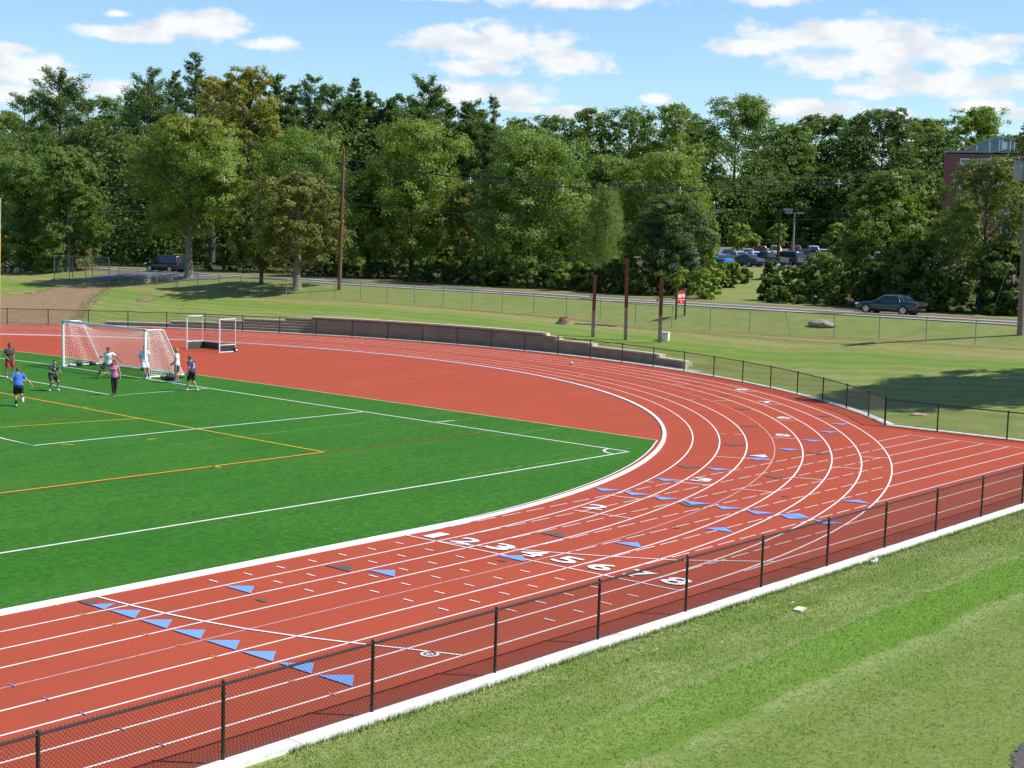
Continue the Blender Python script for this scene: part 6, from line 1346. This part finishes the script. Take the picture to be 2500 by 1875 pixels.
person('boy in dark green shirt crouching with arms forward', (10.66, 34.1), 28, {'pel': (-.16, 0, .78), 'chest': (-.02, 0, 1.08), 'neck': (.06, 0, 1.27), 'head': (.12, 0, 1.42), 'kneL': (.20, .16, .48), 'ankL': (-.02, .20, .08), 'kneR': (.18, -.16, .46), 'ankR': (-.10, -.20, .08), 'elbL': (.14, .26, .97), 'wriL': (.36, .22, .90), 'elbR': (.10, -.25, .95), 'wriR': (.34, -.12, .92), 'look': (1, -.5, 0)}, cloth('dark_green_shirt', (.028, .085, .065)), cloth('charcoal_shorts', (.045, .032, .032)), hairb, 'skin', 'pwhite', H=1.68, extra=chest_print('II', .2, cloth('pale_print', (.6, .62, .62)), dx=.15))
person('goalkeeper in white shirt with legs spread and arms out', (15.9, 37.4), 5, {'pel': (-.06, 0, .76), 'chest': (.02, 0, 1.06), 'neck': (.07, 0, 1.26), 'head': (.12, -.02, 1.41), 'kneR': (.14, -.36, .44), 'ankR': (-.02, -.50, .08), 'kneL': (.14, .34, .44), 'ankL': (-.02, .48, .08), 'elbR': (.05, -.40, 1.02), 'wriR': (.20, -.60, .84), 'elbL': (.05, .40, 1.04), 'wriL': (.22, .58, .86), 'look': (1, -.1, -.1)}, cloth('white_shirt', (.72, .76, .78)), cloth('black_shorts', (.016, .016, .02)), hairb, 'skin2', 'rubber', H=1.83, extra=chest_print('II', .12, cloth('faint_print', (.45, .5, .55)), dx=.15))
person('woman in pink shirt and black trousers with one arm held out', (11.93, 31.05), -8, {'ankL': (.0, .03, .08), 'kneL': (.04, .08, .49), 'ankR': (.05, -.04, .08), 'kneR': (.05, -.07, .49), 'elbR': (.06, -.32, 1.15), 'wriR': (.20, -.55, 1.02), 'elbL': (-.02, .27, 1.15), 'wriL': (.04, .30, .90), 'look': (1, -.55, 0)}, cloth('pink_shirt', (.62, .17, .34)), cloth('black_trousers', (.018, .018, .016)), hairr, 'skin', 'rubber', True, True, 1.64, chest_print('SPORTS', .075, cloth('white_print', (.72, .66, .68)), dz=1.28, dx=.135))
person('man in white shirt and white shorts leaning back on the right goal post', (17.25, 36.12), 12, {'pel': (-.18, 0, .93), 'chest': (-.22, 0, 1.25), 'neck': (-.20, 0, 1.44), 'head': (-.16, 0, 1.60), 'ankL': (.12, .16, .08), 'kneL': (.02, .14, .50), 'ankR': (.14, .02, .08), 'kneR': (.03, -.06, .50), 'elbL': (-.20, .25, 1.14), 'wriL': (-.10, .19, .90), 'elbR': (-.2, -.24, 1.14), 'wriR': (-.12, -.2, .90), 'look': (1, -.6, 0)}, cloth('white_blue_shirt', (.66, .72, .80)), cloth('white_shorts', (.68, .73, .80)), hairb, 'skin2', 'pwhite', H=1.74, socks='sock')
person('blond player in white shirt and black shorts with white stripe, facing left', (17.48, 33.76), -100, {'ankL': (.05, .08, .08), 'ankR': (-.06, -.08, .08), 'elbL': (.02, .22, 1.15), 'wriL': (.20, .20, .98), 'elbR': (-.04, -.23, 1.15), 'wriR': (.16, -.20, 1.02), 'look': (1, .0, 0)}, cloth('white_tee', (.78, .78, .77)), cloth('dark_maroon_shorts', (.028, .014, .022)), hairl, 'skin', 'blue', H=1.74,
       extra=lambda root, J, ax, lf: [MB().tube([J['hip'+t]+lf*s*.115+V((0, 0, .05)), J['hip'+t].lerp(J['kne'+t], .85)+lf*s*.105], .014, 6).build('side_stripe', M['pwhite'], root) for t, s in (('L', 1), ('R', -1))])
person('man in navy numbered shirt and black shorts walking left, head bowed', (15.82, 30.32), -128, {'chest': (.05, 0, 1.25), 'neck': (.07, 0, 1.44), 'head': (.14, 0, 1.57), 'ankL': (.24, .10, .08), 'kneL': (.17, .10, .49), 'ankR': (-.24, -.10, .10), 'kneR': (.02, -.10, .48), 'elbL': (-.02, .24, 1.12), 'wriL': (.08, .24, .88), 'elbR': (.04, -.25, 1.13), 'wriR': (.12, -.26, .88), 'look': (1, 0, -.45)}, cloth('navy_shirt', (.045, .045, .13)), cloth('black_shorts', (.02, .018, .018)), hairg, 'skin', 'pwhite', H=1.76, extra=chest_print('3', .34, cloth('white_number', (.74, .74, .76)), True, 1.18, .15))

# ---------------------------------------------------------------- blades of grass in the near lawn
def blades():
    rng = np.random.default_rng(4); n = 95000
    x = rng.uniform(-14, 27, n*2); y = -10.22-rng.exponential(3.6, n*2); k = (y > -20.5); x, y = x[k], y[k]
    d = np.stack([x, y, np.zeros_like(x)], 1)-CAMP; f = d@_fw; u = (d@_r)/f*FPX; v = (d@_u)/f*FPX
    ok = (f > 2) & (abs(u) < 1300) & (v > -1010); x, y = x[ok][:n], y[ok][:n]; n = len(x)
    a = rng.random(n)*6.283; h = 0.016+0.034*rng.random(n)**1.4; w = 0.005+0.006*rng.random(n); ln = rng.normal(size=(n, 2))*0.022
    z = np.full(n, -0.034); z = np.where(y > -10.3, z+0.0, z)
    Vv = np.empty((n, 3, 3), np.float32)
    Vv[:, 0] = np.stack([x-np.cos(a)*w, y-np.sin(a)*w, z], 1); Vv[:, 1] = np.stack([x+np.cos(a)*w, y+np.sin(a)*w, z], 1); Vv[:, 2] = np.stack([x+ln[:, 0], y+ln[:, 1], z+h], 1)
    m = 9000; ex = rng.uniform(-13, 27, m); ey = -10.115-abs(rng.normal(size=m))*0.05-0.03*np.sin(ex*2.3)**2; ea = rng.random(m)*6.283; eh = 0.05+0.06*rng.random(m); ew = 0.006+0.006*rng.random(m)
    E = np.empty((m, 3, 3), np.float32); zz = np.full(m, -0.03)
    E[:, 0] = np.stack([ex-np.cos(ea)*ew, ey-np.sin(ea)*ew, zz], 1); E[:, 1] = np.stack([ex+np.cos(ea)*ew, ey+np.sin(ea)*ew, zz], 1); E[:, 2] = np.stack([ex+rng.normal(size=m)*.03, ey+0.02+rng.normal(size=m)*.03, zz+eh], 1)
    Vv = np.concatenate([Vv, E]); n = n+m
    me = bpy.data.meshes.new('grass'); me.vertices.add(3*n); me.vertices.foreach_set('co', Vv.reshape(-1)); me.loops.add(3*n); me.loops.foreach_set('vertex_index', np.arange(3*n, dtype=np.int32))
    me.polygons.add(n); me.polygons.foreach_set('loop_start', np.arange(0, 3*n, 3, dtype=np.int32)); me.polygons.foreach_set('loop_total', np.full(n, 3, np.int32)); me.update()
    o = link('grass', me, M['blades']); tag(o, 'short mown grass blades of the near lawn', 'grass', kind='stuff')
blades()
